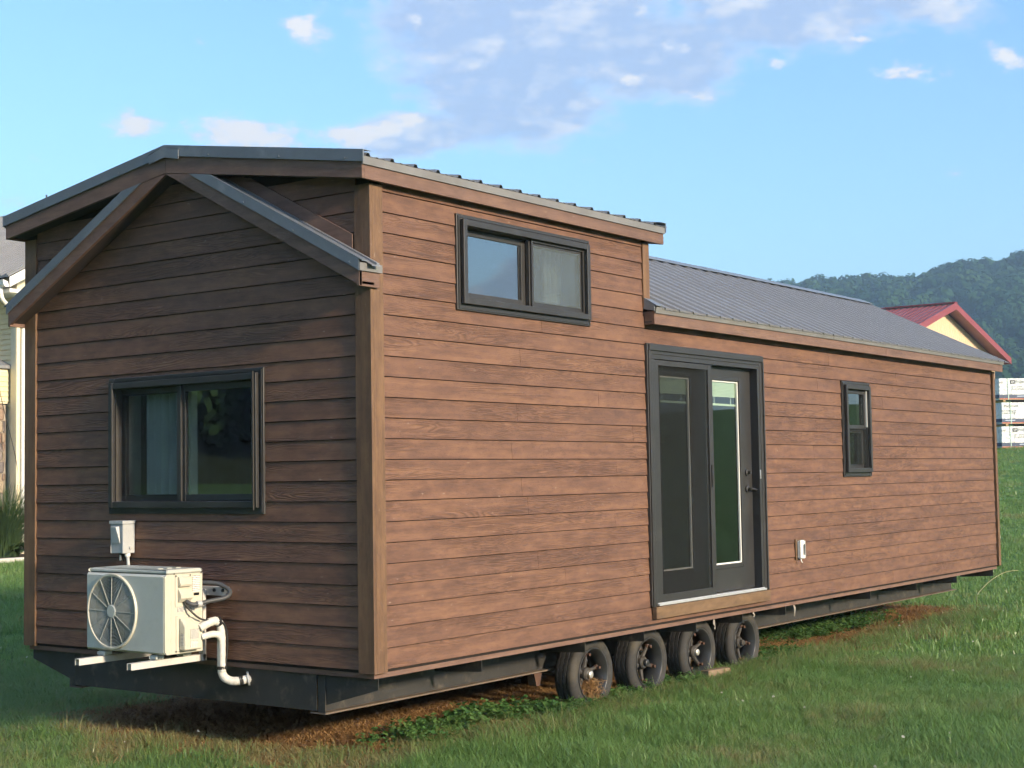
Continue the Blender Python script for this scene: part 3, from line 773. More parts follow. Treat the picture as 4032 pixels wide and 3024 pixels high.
# torn house wrap hanging from the rim
for x, ln in ((4.30, .08), (5.02, .04), (5.83, .10)):
    mb = MB(); n = 4
    for i in range(n+1):
        ww = (.010+.005*math.sin(i*2.1+x))*(1-.6*i/n); xx = x+.005*math.sin(i*2.3+x*3); yy = -.002-.004*math.sin(i*1.1+x)
        mb.v += [(xx-ww, yy, -.053-ln*i/n), (xx+ww*.6, yy-.008, -.053-ln*i/n*1.05), (xx-ww, yy+.002, -.053-ln*i/n), (xx+ww*.6, yy-.006, -.053-ln*i/n*1.05)]
    for i in range(n): k = i*4; mb.f += [(k, k+1, k+5, k+4), (k+3, k+2, k+6, k+7)]
    mb.build('wrap_scrap', 'house_wrap', house)

# ------------------------------------------------------------------ heat pump on the gable wall
ac = empty('heat_pump', (-.34, 1.735, H))
tag(ac, 'cream outdoor heat pump unit with round fan grille on wall brackets', 'heat pump')
AX0, AX1, AY0, AY1, AZ0, AZ1 = -.16, .16, -.395, .395, .07, .585
def AB(name, x0, x1, y0, y1, z0, z1, mat, par=ac, bevel=.0): return MB().box(x0, x1, y0, y1, z0, z1).build(name, mat, par, bevel=bevel)
# casing: front panel with folded top and bottom bands, hollow behind the fan
FC = (AX0, .119, .261+.07)                           # fan centre (x, y, z)
def front_panel():
    """flat front sheet with a round hole for the fan and a chamfered rim"""
    mb = MB(); n = 64; r_ = .236; ch = .014
    y0, y1, z0, z1 = AY0+.012, AY1, AZ0, AZ1-.004
    def edge(t, y0, y1, z0, z1):
        c_, s_ = math.cos(t), math.sin(t)
        return min((y1-FC[1])/c_ if c_ > 1e-6 else 9, (y0-FC[1])/c_ if c_ < -1e-6 else 9, (z1-FC[2])/s_ if s_ > 1e-6 else 9, (z0-FC[2])/s_ if s_ < -1e-6 else 9)
    ts = sorted([2*math.pi*k/n for k in range(n)] + [math.atan2(zz-FC[2], yy-FC[1]) % (2*math.pi) for yy in (y0, y1) for zz in (z0, z1)] + [math.atan2(zz-FC[2], yy-FC[1]) % (2*math.pi) for yy in (y0, y1-ch) for zz in (z0+ch, z1-ch)])
    rows = []
    for t in ts:
        c_, s_ = math.cos(t), math.sin(t); ti = max(edge(t, y0, y1-ch, z0+ch, z1-ch), r_+.0005); to = max(edge(t, y0, y1, z0, z1), ti)
        rows.append([(AX0+.05, FC[1]+c_*r_, FC[2]+s_*r_), (AX0, FC[1]+c_*r_, FC[2]+s_*r_), (AX0, FC[1]+c_*ti, FC[2]+s_*ti), (AX0+.020, FC[1]+c_*to, FC[2]+s_*to)])
    for k in range(len(rows)):
        p_, q_ = rows[k], rows[(k+1) % len(rows)]
        for j in range(3): mb.quad(p_[j], p_[j+1], q_[j+1], q_[j])
    return mb
front_panel().build('front_panel', 'ac_white', ac)
mb = MB()
mb.prism([(AX0+.0535, AZ0), (AX1, AZ0), (AX1, AZ1-.004), (AX0+.0535, AZ1-.004)], 1, AY0, AY0+.012)   # right side sheet
mb.box(AX0+.053, AX1, AY1-.012, AY1, AZ0, AZ1-.004); mb.box(AX1-.01, AX1-.0002, AY0+.0125, AY1-.0125, AZ0, AZ1-.004); mb.box(AX0+.04, AX1, AY0+.0125, AY1-.0125, AZ0-.004, AZ0+.006)
mb.build('casing', 'ac_side', ac)
mb = MB().prism([(AX0+.018, AZ0), (AX0+.053, AZ0), (AX0+.053, AZ1-.004), (AX0+.018, AZ1-.004), (AX0+.0015, AZ1-.020), (AX0+.0015, AZ0+.020)], 1, AY0, AY0+.0118)
mb.build('front_edge', 'ac_side', ac)
lid = MB().cbox(AX0+.018, AX1+.004, AY0-.004, AY1+.004, AZ1-.003, AZ1+.026, .009).build('lid', 'ac_white', ac)
for k in range(3): MB().cbox(AX0+.06+k*.075, AX0+.105+k*.075, AY0+.13, AY1-.10, AZ1+.0262, AZ1+.032, .002).build('lid_rib', 'ac_white', lid)
# fan, guard
MB().lathe([(.0, .115), (.225, .115), (.236, .05), (.236, .055), (.228, .12), (0, .12)], FC, 'X', 40, False).build('fan_well', 'ac_dark', ac, smooth=True)
fan = MB().lathe([(0, .06), (.055, .06), (.06, .10), (0, .10)], FC, 'X', 20, False)
for k in range(3):
    t0 = 2*math.pi*k/3
    for j in range(7):
        a0 = t0+j*.12; a1 = a0+.12; xa = .065+j*.006; xb = xa+.006
        P = lambda r_, a_, x_: (FC[0]+x_, FC[1]+r_*math.cos(a_), FC[2]+r_*math.sin(a_))
        fan.hexa([P(.05, a0, xa), P(.215, a0-.25, xa), P(.215, a1-.25, xb), P(.05, a1, xb), P(.05, a0, xa+.003), P(.215, a0-.25, xa+.003), P(.215, a1-.25, xb+.003), P(.05, a1, xb+.003)])
fan.build('fan', 'ac_dark', ac)
gd = MB()
for k in range(21):
    r_ = .050 + k*.0090
    gd.lathe([(r_-.0013, -.006), (r_+.0013, -.006), (r_+.0013, -.009), (r_-.0013, -.009)], FC, 'X', 48)
for k in range(12):
    t = 2*math.pi*k/12+.02; c_, s_ = math.cos(t), math.sin(t)
    gd.tube([(FC[0]-.0105, FC[1]+.045*c_, FC[2]+.045*s_), (FC[0]-.0105, FC[1]+.236*c_, FC[2]+.236*s_)], .0017, 5)
gd.build('fan_guard', 'ac_white', ac)
MB().lathe([(.230, -.004), (.236, -.014), (.246, -.014), (.252, -.001), (.246, .004), (.234, .004)], FC, 'X', 56).build('guard_ring', 'ac_side', ac, smooth='auto')
MB().lathe([(0, -.014), (.038, -.014), (.044, -.010), (.044, -.003), (0, -.003)], FC, 'X', 24, False).build('guard_cap', 'ac_white', ac)
# service side (faces -Y): x runs front to back
YS = AY0
def SB(name, x0, x1, z0, z1, t_, mat, c=.004):
    if t_ < .005: return MB().box(x0, x1, YS-t_, YS-.0003, z0, z1).build(name, mat, ac)
    return MB().cbox(x0, x1, YS-t_, YS-.0003, z0, z1, t_*.2).build(name, mat, ac)
SB('service_cover', -.075, .055, .30+.07, .575, .006, 'ac_side')
MB().prism([(YS-.0065, .50), (YS-.0065, .565), (YS-.022, .560), (YS-.036, .515), (YS-.030, .50)], 0, -.055, .045).build('cover_hood', 'ac_side', ac, bevel=.004)
MB().prism([(YS-.0065, .40), (YS-.0065, .485), (YS-.012, .485), (YS-.038, .452), (YS-.038, .425), (YS-.014, .40)], 0, -.055, .045).build('cover_hood', 'ac_side', ac, bevel=.004)
SB('rating_plate', .075, .135, .46, .565, .003, 'print_white'); SB('vent_patch', .085, .130, .435, .452, .003, 'ac_dark')
SB('info_sticker', -.055, .09, .335, .39, .002, 'print_grey')
SB('valve_recess', -.068, .125, .085, .315, .005, 'ac_side')
MB().prism([(YS-.0055, .09), (YS-.0055, .30), (YS-.02, .295), (YS-.062, .245), (YS-.062, .10), (YS-.055, .09)], 0, -.045, .105).build('valve_cover', 'ac_side', ac, bevel=.008)
MB().box(.00, .07, YS-.0645, YS-.0622, .16, .225).build('warning_print', 'print_grey', ac)
MB().box(.00, .062, YS-.0645, YS-.0622, .108, .150).build('barcode_label', 'print_white', ac)
MB().box(-.0472, -.0452, YS-.050, YS-.020, .12, .20).build('caution_print', 'print_grey', ac)
for x, z in ((-.07, .57), (.05, .57), (-.07, .085), (.12, .09), (.145, .58), (-.085, .585)): MB().lathe([(0, -.004), (.005, -.003), (.005, 0), (0, 0)], (x, YS-.006, z), 'Y', 8, False).build('screw', 'hub_iron', ac)
# brackets: wall bar, two uprights, two arms with rubber feet
br = empty('wall_bracket', (0, 0, 0), parent=ac)
WXL = .34-.0185                                      # wall face in the unit's frame
AB('wall_bar', WXL-.030, WXL, -.485, .43, .418, .478, 'bracket', br, .003)
for yy in (-.265, .255):
    AB('upright', WXL-.058, WXL-.031, yy-.022, yy+.022, -.012, .46, 'bracket', br, .002)
    mb = MB(); x0 = -.34; x1 = WXL-.031
    mb.box(x0, x1, yy-.022, yy-.018, -.012, .030).box(x0, x1, yy+.018, yy+.022, -.012, .030).box(x0, x1, yy-.0175, yy+.0175, .026, .030)
    mb.build('arm', 'bracket', br)
    for xx in (-.115, .115): MB().cbox(xx-.035, xx+.035, yy-.04, yy+.04, .0305, .064, .008).build('foot', 'ac_white', br)
    for zz in (.03, .09, .15): MB().lathe([(0, -.006), (.008, -.005), (.008, 0), (0, 0)], (WXL-.0585, yy, zz+.05), 'X', 6, False).build('bolt', 'hub_iron', br)
for yy in (-.45, -.37, .40): MB().lathe([(0, -.01), (.012, -.008), (.012, 0), (0, 0)], (WXL-.031, yy, .455), 'X', 8, False).build('bolt', 'hub_iron', br)
# insulated line set
def smooth_path(pts, n=10):
    P = [Vector(p) for p in pts]; out = []
    for i in range(len(P)-1):
        p0, p1, p2, p3 = P[max(i-1, 0)], P[i], P[i+1], P[min(i+2, len(P)-1)]
        for k in range(n):
            t = k/n
            out.append(0.5*((2*p1)+(-p0+p2)*t+(2*p0-5*p1+4*p2-p3)*t*t+(-p0+3*p1-3*p2+p3)*t*t*t))
    out.append(P[-1]); return out
ls = empty('line_set', (0, 0, 0), parent=ac)
MB().tube(smooth_path([(.085, -.452, .225), (.14, -.475, .255), (.20, -.48, .262), (.235, -.482, .235), (.243, -.484, .16), (.243, -.484, .0), (.245, -.49, -.085), (.27, -.515, -.125), (.30, -.56, -.135), (.345, -.60, -.128), (.40, -.62, -.122)], 8), .028, 12, True, .05).build('insulated_pipe', 'insulation', ls, smooth=True)
MB().tube(smooth_path([(.10, -.452, .165), (.15, -.478, .178), (.20, -.490, .175), (.228, -.496, .145), (.235, -.498, .10), (.236, -.498, .0), (.238, -.50, -.07)], 8), .022, 12, True, .05).build('insulated_pipe', 'insulation', ls, smooth=True)
for c_, ax in (((.241, -.488, -.045), 'Z'), ((.215, -.481, .256), 'X')): MB().lathe([(.030, -.010), (.034, -.010), (.034, .010), (.030, .010)], c_, ax, 16).build('tie_band', 'black_rubber', ls)
MB().tube([(.315, -.575, -.135), (.335, -.59, -.131)], .031, 14).build('tie_band', 'black_rubber', ls)
MB().tube([(.362, -.602, -.124), (.372, -.611, -.122)], .046, 20).build('pipe_sleeve', 'box_grey', ls)
MB().tube(smooth_path([(-.015, -.405, .405), (.02, -.44, .34), (.08, -.47, .285), (.17, -.49, .268), (.235, -.515, .245), (.262, -.518, .17), (.265, -.515, .06), (.25, -.512, -.04)], 8), .0065, 8).build('control_cable', 'black_rubber', ls, smooth=True)
MB().tube(smooth_path([(.00, -.415, .405), (.02, -.445, .385), (.06, -.46, .382), (.13, -.48, .395), (.24, -.53, .415), (.285, -.52, .455), (.26, -.44, .50), (.20, -.36, .51), (.165, -.30, .50)], 8), .015, 10).build('flexible_conduit', 'conduit', ls, smooth=True)
MB().tube([(.055, -.460, .382), (.085, -.467, .385)], .021, 12).build('conduit_fitting', 'box_grey', ls)

# disconnect box above the heat pump
db = empty('disconnect_box', (-.07, 2.275, H+.685)); tag(db, 'grey electrical disconnect box on the gable wall above the heat pump', 'electrical box')
MB().cbox(-.055, .0515, -.068, .068, .0, .205, .004).build('enclosure', 'box_grey', db)
MB().box(-.062, .0515, -.073, .073, .2053, .2275).build('lid', 'box_grey', db, bevel=.003)
MB().hexa([(-.0555, -.04, .07), (-.058, -.04, .07), (-.058, .05, .07), (-.0555, .05, .07), (-.0555, -.03, .19), (-.082, -.022, .185), (-.082, .034, .185), (-.0555, .044, .19)]).build('pull_handle', 'box_grey', db, bevel=.003)
MB().tube([(.005, -.045, -.022), (.005, -.045, 0)], .019, 12).build('fitting', 'white_plastic', db)
MB().tube(smooth_path([(.005, -.045, -.02), (.005, -.05, -.06), (.0, -.06, -.10), (-.01, -.075, -.125)], 6), .012, 10).build('whip_conduit', 'box_grey', db, smooth=True)
MB().box(-.012, .01, .0, .028, -.055, -.001).build('label_tag', 'black_rubber', db); MB().box(-.0145, -.0125, .004, .022, -.05, -.012).build('tag_print', 'print_white', db)
MB().lathe([(0, -.008), (.012, -.006), (.012, 0), (0, 0)], (.01, -.0682, .04), 'Y', 12, False).build('knockout', 'box_grey', db)

# outlet with a white weather cover
ob = empty('outlet_box', (5.925, -.018, H+.37)); tag(ob, 'white weatherproof outlet cover low on the long wall beside the door', 'outlet')
MB().box(-.075, .062, -.0068, -.0004, -.008, .182).build('mounting_block', 'trim_wood', ob)
MB().cbox(-.048, .052, -.052, -.0072, .0, .172, .010).build('cover', 'white_plastic', ob)
MB().box(.008, .026, -.0545, -.0523, .035, .135).build('slot', 'black_rubber', ob)
MB().tube([(-.04, -.04, .0), (-.045, -.045, -.02), (-.02, -.045, -.035)], .005, 6).build('hasp', 'white_plastic', ob)

# ------------------------------------------------------------------ neighbouring house (far left)
plain('vinyl', (.70, .60, .36), .55, 0, .05, 3); plain('vinyl_trim', (.74, .66, .46), .5, 0, .05, 3)
plain('grey_metal_roof', (.20, .205, .215), .5, 0, .1, 2); plain('white_trim', (.76, .75, .70), .45, 0, .03, 4)
plain('dark_pane', (.02, .025, .03), .08, 0, .1, 4, 0, .7); plain('mortar', (.34, .29, .24), .9)
for i, c in enumerate(((.30, .23, .17), (.22, .19, .17), (.36, .29, .21), (.17, .15, .145), (.28, .20, .15))): plain('stone_%d' % i, c, .9, 0, .25, 9, .4)
NX, NY = 11.30, 19.45
NZ = float(ground_h(NX, NY)) - .05
nb = empty('yellow_house', (NX, NY, NZ)); tag(nb, 'pale yellow clapboard house with stone corner and ribbed grey roof at left edge', 'house')
EV = 5.60                                            # eave height
nwall = MB().box(.12, 7, .06, 9, 0, EV).prism([(.12, EV+.0005), (7, EV+.0005), (7, EV+1.5), (4.0, EV+2.35)], 1, .06, 8.9).build('wall', 'vinyl_trim', nb)
k = 0; z = .35
while z < 6.3:                                       # clapboards of the sunlit gable side
    x0 = .32 if z < EV-.15 else .32 + max(0, (z-EV+.25)/.55)
    if x0 < 3.0: MB().prism([(.058, z), (.025, z), (.045, z+.104), (.058, z+.104)][::-1], 0, x0, 3.4).build('clapboard', 'vinyl', nwall)
    z += .105
z = 3.0
while z < EV-.1:                                     # shaded side
    MB().prism([(.118, z), (.085, z), (.105, z+.104), (.118, z+.104)], 1, .26, 5).build('clapboard', 'vinyl', nwall)
    z += .105
MB().box(.02, .28, .0, .0575, .1, EV-.05).build('corner_post', 'vinyl_trim', nb)
MB().box(.06, .1195, .0580, .25, .1, EV-.05).build('corner_post', 'vinyl_trim', nb)
nr = empty('roof', (0, 0, 0), parent=nb)
th = math.atan(.55)
for j in range(11):
    y = -.45 + j*.8
    mb = MB().prism([(-.50, EV-.10), (4.0, EV-.10+4.5*.55), (4.0, EV-.06+4.5*.55), (-.50, EV-.06)], 1, y, y+.796)
    for q in (.05, .25, .45, .65): mb.prism([(-.50, EV-.0595), (4.0, EV-.0595+4.5*.55), (4.0, EV-.03+4.5*.55), (-.50, EV-.03)], 1, y+q, y+q+.05)
    mb.build('roof_panel', 'grey_metal_roof', nr)
MB().prism([(4.0, EV-.08+4.5*.55), (9, EV-1.2), (9, EV-1.15), (4.0, EV-.03+4.5*.55)], 1, -.45, 8.6).build('roof_panel', 'grey_metal_roof', nr)
MB().prism([(-.48, EV-.30), (3.99, EV-.30+4.47*.55), (3.99, EV-.105+4.47*.55), (-.48, EV-.105)], 1, -.47, -.4505).build('rake_board', 'white_trim', nr)
MB().prism([(-.46, EV-.30), (3.98, EV-.30+4.44*.55), (3.98, EV-.28+4.44*.55), (-.46, EV-.28)], 1, -.45, .0).build('soffit', 'white_trim', nr)
MB().box(-.46, .12, -.44, 8.5, EV-.40, EV-.325).build('soffit', 'white_trim', nr)
gut = MB().prism([(-.50, EV-.30), (-.53, EV-.20), (-.64, EV-.17), (-.64, EV-.19), (-.62, EV-.28), (-.58, EV-.31)], 1, -.48, 8.6).build('gutter', 'white_trim', nb)
MB().tube(smooth_path([(-.56, -.30, EV-.30), (-.56, -.30, EV-.42), (-.45, -.26, EV-.58), (.05, -.12, EV-.85), (.14, -.06, EV-1.05), (.14, -.045, EV-1.5), (.14, -.045, .1)], 6), .045, 8).build('downspout', 'white_trim', nb, smooth=True)
MB().tube([(2.2, 2, EV+1.5), (2.2, 2, EV+2.2)], .02, 6).build('roof_mast', 'conduit', nr)
MB().box(.50, .95, .0, .0245, 1.2, 3.0).build('door_trim', 'white_trim', nb)
# projecting stone bay with a small-paned window
bay = empty('bay', (0, 0, 0), parent=nb)
MB().box(-2.6, .0595, .40, 3.2, 0, 3.05).build('bay_wall', 'mortar', bay)
MB().box(-2.7, .05, .33, .3990, 3.06, 3.75).build('bay_fascia', 'vinyl_trim', bay)
for q in range(6): MB().prism([(.3285, 3.10+q*.1), (.30, 3.10+q*.1), (.318, 3.196+q*.1), (.3285, 3.196+q*.1)][::-1], 0, -2.7, .05).build('clapboard', 'vinyl', bay)
MB().prism([(.25, 3.76), (.40, 3.76), (1.4, 4.2), (1.4, 4.26), (.25, 3.82)], 0, -2.8, .1).build('bay_roof', 'grey_metal_roof', bay)
rs = random.Random(5); z = .02
while z < 3.0:                                        # stones on the lit face: two or three per course
    hh = rs.uniform(.13, .26); x = -1.05 if z < 1.15 else -.235
    while x < .03:
        ww = rs.uniform(.16, .36) if z < 1.15 else rs.uniform(.18, .25); x1 = min(x+ww, .045)
        if x1-x > .06:
            c_ = MB().cbox(x, x1-.015, .355+rs.uniform(-.015, .02), .4, z, min(z+hh-.015, 3.04), .018)
            c_.v = [(a+rs.uniform(-.008, .008), b, d_+rs.uniform(-.008, .008)) for a, b, d_ in c_.v]
            c_.build('stone', 'stone_%d' % rs.randrange(5), bay, smooth=False)
        x = x1
    z += hh
bw = empty('window', (0, 0, 0), parent=bay)
MB().box(-1.15, -.24, .345, .4, 1.17, 3.0).box(-1.15, -.24, .33, .345, 1.05, 1.169).build('frame', 'white_trim', bw)
for i in range(4):
    for j in range(6):
        MB().box(-1.06+i*.186, -1.06+i*.186+.166, .3405, .3445, 1.30+j*.262, 1.30+j*.262+.238).build('pane', 'dark_pane', bw)
MB().box(.10, .24, .015, .0245, 1.02, 1.28).build('meter_box', 'conduit', nb)
MB().tube(smooth_path([(-.75, -.38, EV-.35), (-.5, -.1, 3.6), (.02, .0, 1.9), (.03, -.002, 1.2)], 8), .008, 5).build('cable', 'black_rubber', nb)

# planting bed, kerb and clump grass before that house
def blob_sheet(name, cx, cy, rx, ry, h, mat, kind='structure', n=40):
    mb = MB(); zc = [float(ground_h(cx+rx*math.cos(2*math.pi*k/n), cy+ry*math.sin(2*math.pi*k/n))) for k in range(n)]
    for k in range(n):
        t = 2*math.pi*k/n; mb.v.append((cx+rx*math.cos(t), cy+ry*math.sin(t), zc[k]+h))
    mb.f.append(tuple(range(n))); o = mb.build(name, mat); tag(o, kind=kind); return o
plain('mulch', (.040, .024, .017), .95, 0, .4, 22, .8); plain('kerb_stone', (.52, .49, .44), .8, 0, .12, 8)
gx, gy = 10.6, 18.55
zb_ = float(ground_h(gx, gy))
MB().box(-6, 8, -.55, 2.5, -.3, .05).build('mulch_bed', 'mulch'); mo = bpy.data.objects['mulch_bed']; mo.location = (gx, gy, zb_-.01); tag(mo, kind='structure')
MB().cbox(-6, 8, -.72, -.555, -.2, .09, .015).build('kerb', 'kerb_stone'); ko = bpy.data.objects['kerb']; ko.location = (gx, gy, zb_-.03); tag(ko, kind='structure')

# ------------------------------------------------------------------ barn
plain('barn_wall', (.60, .43, .27), .5, 0, .04, .5); plain('barn_red', (.20, .060, .070), .45, 0, .08, .6); plain('barn_trim_red', (.24, .055, .062), .45)
BX, BY = 71.14, 22.6
barn = empty('barn', (BX, BY, float(ground_h(BX, BY))-.5)); tag(barn, 'yellow metal barn with red ribbed roof below the wooded hill', 'barn')
ez, az_ = 7.98 - barn.location.z, 10.46 - barn.location.z; hw = 8.65; LB = 22
MB().prism([(-hw+.5, 0), (hw-.5, 0), (hw-.5, ez+.1), (0, az_-.1), (-hw+.5, ez+.1)], 1, .0, LB).build('wall', 'barn_wall', barn)
mb = MB(); x = -hw+.6
while x < hw-.6:
    zt = ez+.1+(1-abs(x)/(hw-.5))*(az_-ez-.2)-.12
    mb.prism([(x, 0.0), (x+.07, -.045), (x+.15, -.045), (x+.22, 0.0)], 2, .1, zt); x += .30
mb.build('wall_ribs', 'barn_wall', barn)
bro = empty('roof', (0, 0, 0), parent=barn); sl = (az_-ez)/hw
for s in (-1, 1):
    for j in range(24):
        y = -.7 + j*.98
        mb = MB().prism([(s*hw, ez), (0, az_), (0, az_+.05), (s*hw, ez+.05)], 1, y, y+.975)
        for q in (.02, .34, .66): mb.prism([(s*hw, ez+.051), (0, az_+.051), (0, az_+.10), (s*hw, ez+.10)], 1, y+q, y+q+.10)
        mb.build('roof_panel', 'barn_red', bro)
    MB().prism([(s*(hw+.05), ez-.22), (0, az_-.22), (0, az_+.13), (s*(hw+.05), ez+.13)], 1, -.80, -.705).build('rake_trim', 'barn_trim_red', bro)
    MB().box(min(s*hw, s*(hw+.12)), max(s*hw, s*(hw+.12)), -.70, LB, ez-.22, ez+.12).build('eave_trim', 'barn_trim_red', bro)
    MB().prism([(s*hw, ez-.06), (0, az_-.06), (0, az_-.01), (s*hw, ez-.01)], 1, -.70, -.02).build('soffit', 'barn_red', bro)
MB().box(-.2, .2, -.8, LB, az_+.10, az_+.17).build('ridge_cap', 'barn_trim_red', bro)

# ------------------------------------------------------------------ wrapped sheathing bundles
plain('wrap', (.70, .73, .72), .32, 0, .06, 6, 0, .5); plain('wrap_blue', (.022, .045, .10), .4, 0, .1, 5); plain('wrap_red', (.42, .09, .07), .5)
plain('ink', (.05, .06, .07), .5); plain('ink_pale', (.45, .55, .70), .5); plain('osb', (.42, .27, .15), .85, 0, .25, 20); plain('strap', (.42, .60, .52), .4)
def wrap_material():
    m, t, b, out = newmat('film')
    co = t.new('ShaderNodeTexCoord').outputs['Object']
    n = t.noise(co, 3.2, 4, .55, 1.2)
    t.put(b.inputs['Base Color'], t.mix(t.maprange(n, .35, .65), (.60, .65, .66), (.78, .79, .77))); b.inputs['Roughness'].default_value = .33
    t.put(b.inputs['Normal'], t.bump(n, .9, .12))
wrap_material()
def text_mesh(body, size):
    cu = bpy.data.curves.new('lettering', 'FONT'); cu.body = body; cu.size = size; cu.extrude = .002; cu.resolution_u = 2
    o = bpy.data.objects.new('lettering', cu); COL.objects.link(o)
    dg = bpy.context.evaluated_depsgraph_get(); me = bpy.data.meshes.new_from_object(o.evaluated_get(dg))
    bpy.data.objects.remove(o); bpy.data.curves.remove(cu); return me
def fit(body, width, mat):
    me = text_mesh(body, 1.0); xs = [v.co.x for v in me.vertices]; k = width/(max(xs)-min(xs)); x0 = min(xs)
    for v in me.vertices: v.co = ((v.co.x-x0)*k, v.co.y*k, v.co.z*.5)
    me.materials.append(MATS[mat]); return me
TXT = {'ProStruct': fit('ProStruct', .50, 'ink'), 'uct': fit('uct', .155, 'ink'), 'ROOF SHEATHING WITH': fit('ROOF SHEATHING WITH', .56, 'ink'), 'A RADIANT BARRIER': fit('A RADIANT BARRIER', .50, 'ink'), 'LP': fit('LP', .105, 'wrap')}
def bundle(px, py, pz, rz, label, starts, tail):
    b = empty('sheathing_bundle', (px, py, pz), rz); tag(b, label, 'lumber bundle', 'wrapped sheathing bundles on the rise')
    Lb, Db, Hb = 2.44, 1.22, .775
    MB().cbox(0, Lb, 0, Db, .06, Hb, .02).build('wrapped_block', 'film', b)
    for q in (.15, 1.1, 2.1): MB().box(q, q+.09, .02, Db-.02, 0, .0595).build('runner', 'osb', b)
    MB().box(-.003, Lb+.003, -.004, -.0005, .120, .235).build('blue_band', 'wrap_blue', b)
    MB().box(-.004, -.0005, .0, Db, .120, .235).build('blue_band', 'wrap_blue', b)
    MB().box(-.003, Lb+.003, -.004, -.0005, .085, .108).build('red_band', 'wrap_red', b)
    MB().box(0.003, Lb-.003, -.0035, -.0005, .062, .083).build('panel_edge', 'osb', b)
    for q in (.32, 1.22, 2.1): MB().box(q, q+.025, -.010, Db, Hb+.0005, Hb+.004).box(q, q+.025, -.0105, -.005, .06, Hb+.0045).build('strap', 'strap', b)
    def put(s_, x, z):
        o = link('lettering', TXT[s_], None, b); o.location = (x, -.004, z); o.rotation_euler = (math.pi/2, 0, 0); return o
    if tail: put('uct', .01, .615)
    for x in starts:
        if x > 0:
            MB().box(x, x+.16, -.0045, -.0005, .590, .720).build('emblem', 'ink', b); put('LP', x+.028, .615).location.y = -.006
        put('ProStruct', x+.20, .615); put('ROOF SHEATHING WITH', max(.02, x+.06), .475); put('A RADIANT BARRIER', max(.02, x+.06), .400)
        MB().box(x+.22, x+.58, -.0065, -.0045, .165, .188).build('band_print', 'ink_pale', b)
    return b
PZ = float(ground_h(43.0, 10.1)) - .03
rz = R(-42)
dx_, dy_ = math.cos(rz), math.sin(rz)
P0 = (42.93, 10.30)
bundle(P0[0], P0[1], PZ, rz, 'white wrapped sheathing bundle at the bottom of the near stack', (.42, 1.42), True)
bundle(P0[0]+.03, P0[1]-.02, PZ+.80, rz, 'white wrapped sheathing bundle in the middle of the near stack', (-.10, .90), False)
bundle(P0[0]-.03, P0[1]+.02, PZ+1.60, rz, 'white wrapped sheathing bundle on top of the near stack', (.42, 1.42), True)
Q0 = (P0[0]+1.55-2.5*dx_+.5, P0[1]+1.75-2.5*dy_+.1)
bundle(Q0[0], Q0[1], PZ+.06, rz, 'partly hidden wrapped bundle at the bottom behind the house corner', (.35, 1.5), True)
bundle(Q0[0]+.03, Q0[1], PZ+.86, rz, 'partly hidden wrapped bundle on top behind the house corner', (.55, 1.55), True)

# ------------------------------------------------------------------ small things on the lawn
plain('pale_wood', (.24, .17, .11), .8, 0, .2, 20, .2); plain('straw_stalk', (.22, .22, .10), .8)
wb_ = MB().cbox(-.16, .16, -.045, .045, 0, .20, .006).build('wood_block', 'pale_wood'); wb_.location = (4.50, .10, -.075); wb_.rotation_euler = (0, 0, R(-8))
tag(wb_, 'weathered pale wood block wedged beside the third wheel', 'wood block')
st = MB().tube(smooth_path([(12.0, .45, .06), (12.9, .75, .09), (13.9, .92, .16), (14.6, .95, .20), (15.1, .92, .18)], 6), [.006]*25, 6).build('dry_stalk', 'straw_stalk', smooth=True)
for v_ in st.data.vertices: v_.co.z += float(ground_h(v_.co.x, v_.co.y))
tag(st, 'long dry bent stalk lying in the grass past the house end', 'stalk')

# ------------------------------------------------------------------ scattered vegetation (stuff)
def leaf_mat(name, cols, trans=.35, rough=.55, spec=.3):
    m, t, b, out = newmat(name)
    at = t.new('ShaderNodeAttribute', attribute_type='INSTANCER', attribute_name='tint')
    oi = t.new('ShaderNodeObjectInfo')
    co = t.new('ShaderNodeNewGeometry').outputs['Position']
    n = t.noise(co, 9.0, 3)
    fac = t.math('ADD', t.math('MULTIPLY', at.outputs['Fac'], .8), t.math('MULTIPLY', n, .4))
    col = t.ramp(fac, [(i/(len(cols)-1)*.8+.1, c) for i, c in enumerate(cols)])
    t.put(b.inputs['Base Color'], col); b.inputs['Roughness'].default_value = rough; b.inputs['Specular IOR Level'].default_value = spec
    tl = t.new('ShaderNodeBsdfTranslucent'); t.put(tl.inputs[0], col)
    ms = t.new('ShaderNodeMixShader'); ms.inputs[0].default_value = trans
    t.l.new(b.outputs[0], ms.inputs[1]); t.l.new(tl.outputs[0], ms.inputs[2]); t.l.new(ms.outputs[0], out.inputs[0])
    return m
leaf_mat('grass_blade', [(.092, .200, .056), (.135, .262, .074), (.168, .298, .084), (.200, .318, .095), (.32, .29, .13)], .48, .36, .5)
leaf_mat('hay', [(.16, .080, .034), (.28, .155, .065), (.40, .25, .11)], .2, .7, .15)
leaf_mat('clover_leaf', [(.045, .125, .034), (.080, .180, .048), (.120, .210, .060)], .35)
leaf_mat('hill_leaf', [(.016, .050, .022), (.028, .075, .028), (.045, .095, .034)], .2, .8, .05)
leaf_mat('clump_leaf', [(.045, .085, .030), (.085, .125, .045), (.16, .17, .07)], .3)
leaf_mat('petal', [(.6, .58, .5), (.75, .72, .66)], .3)

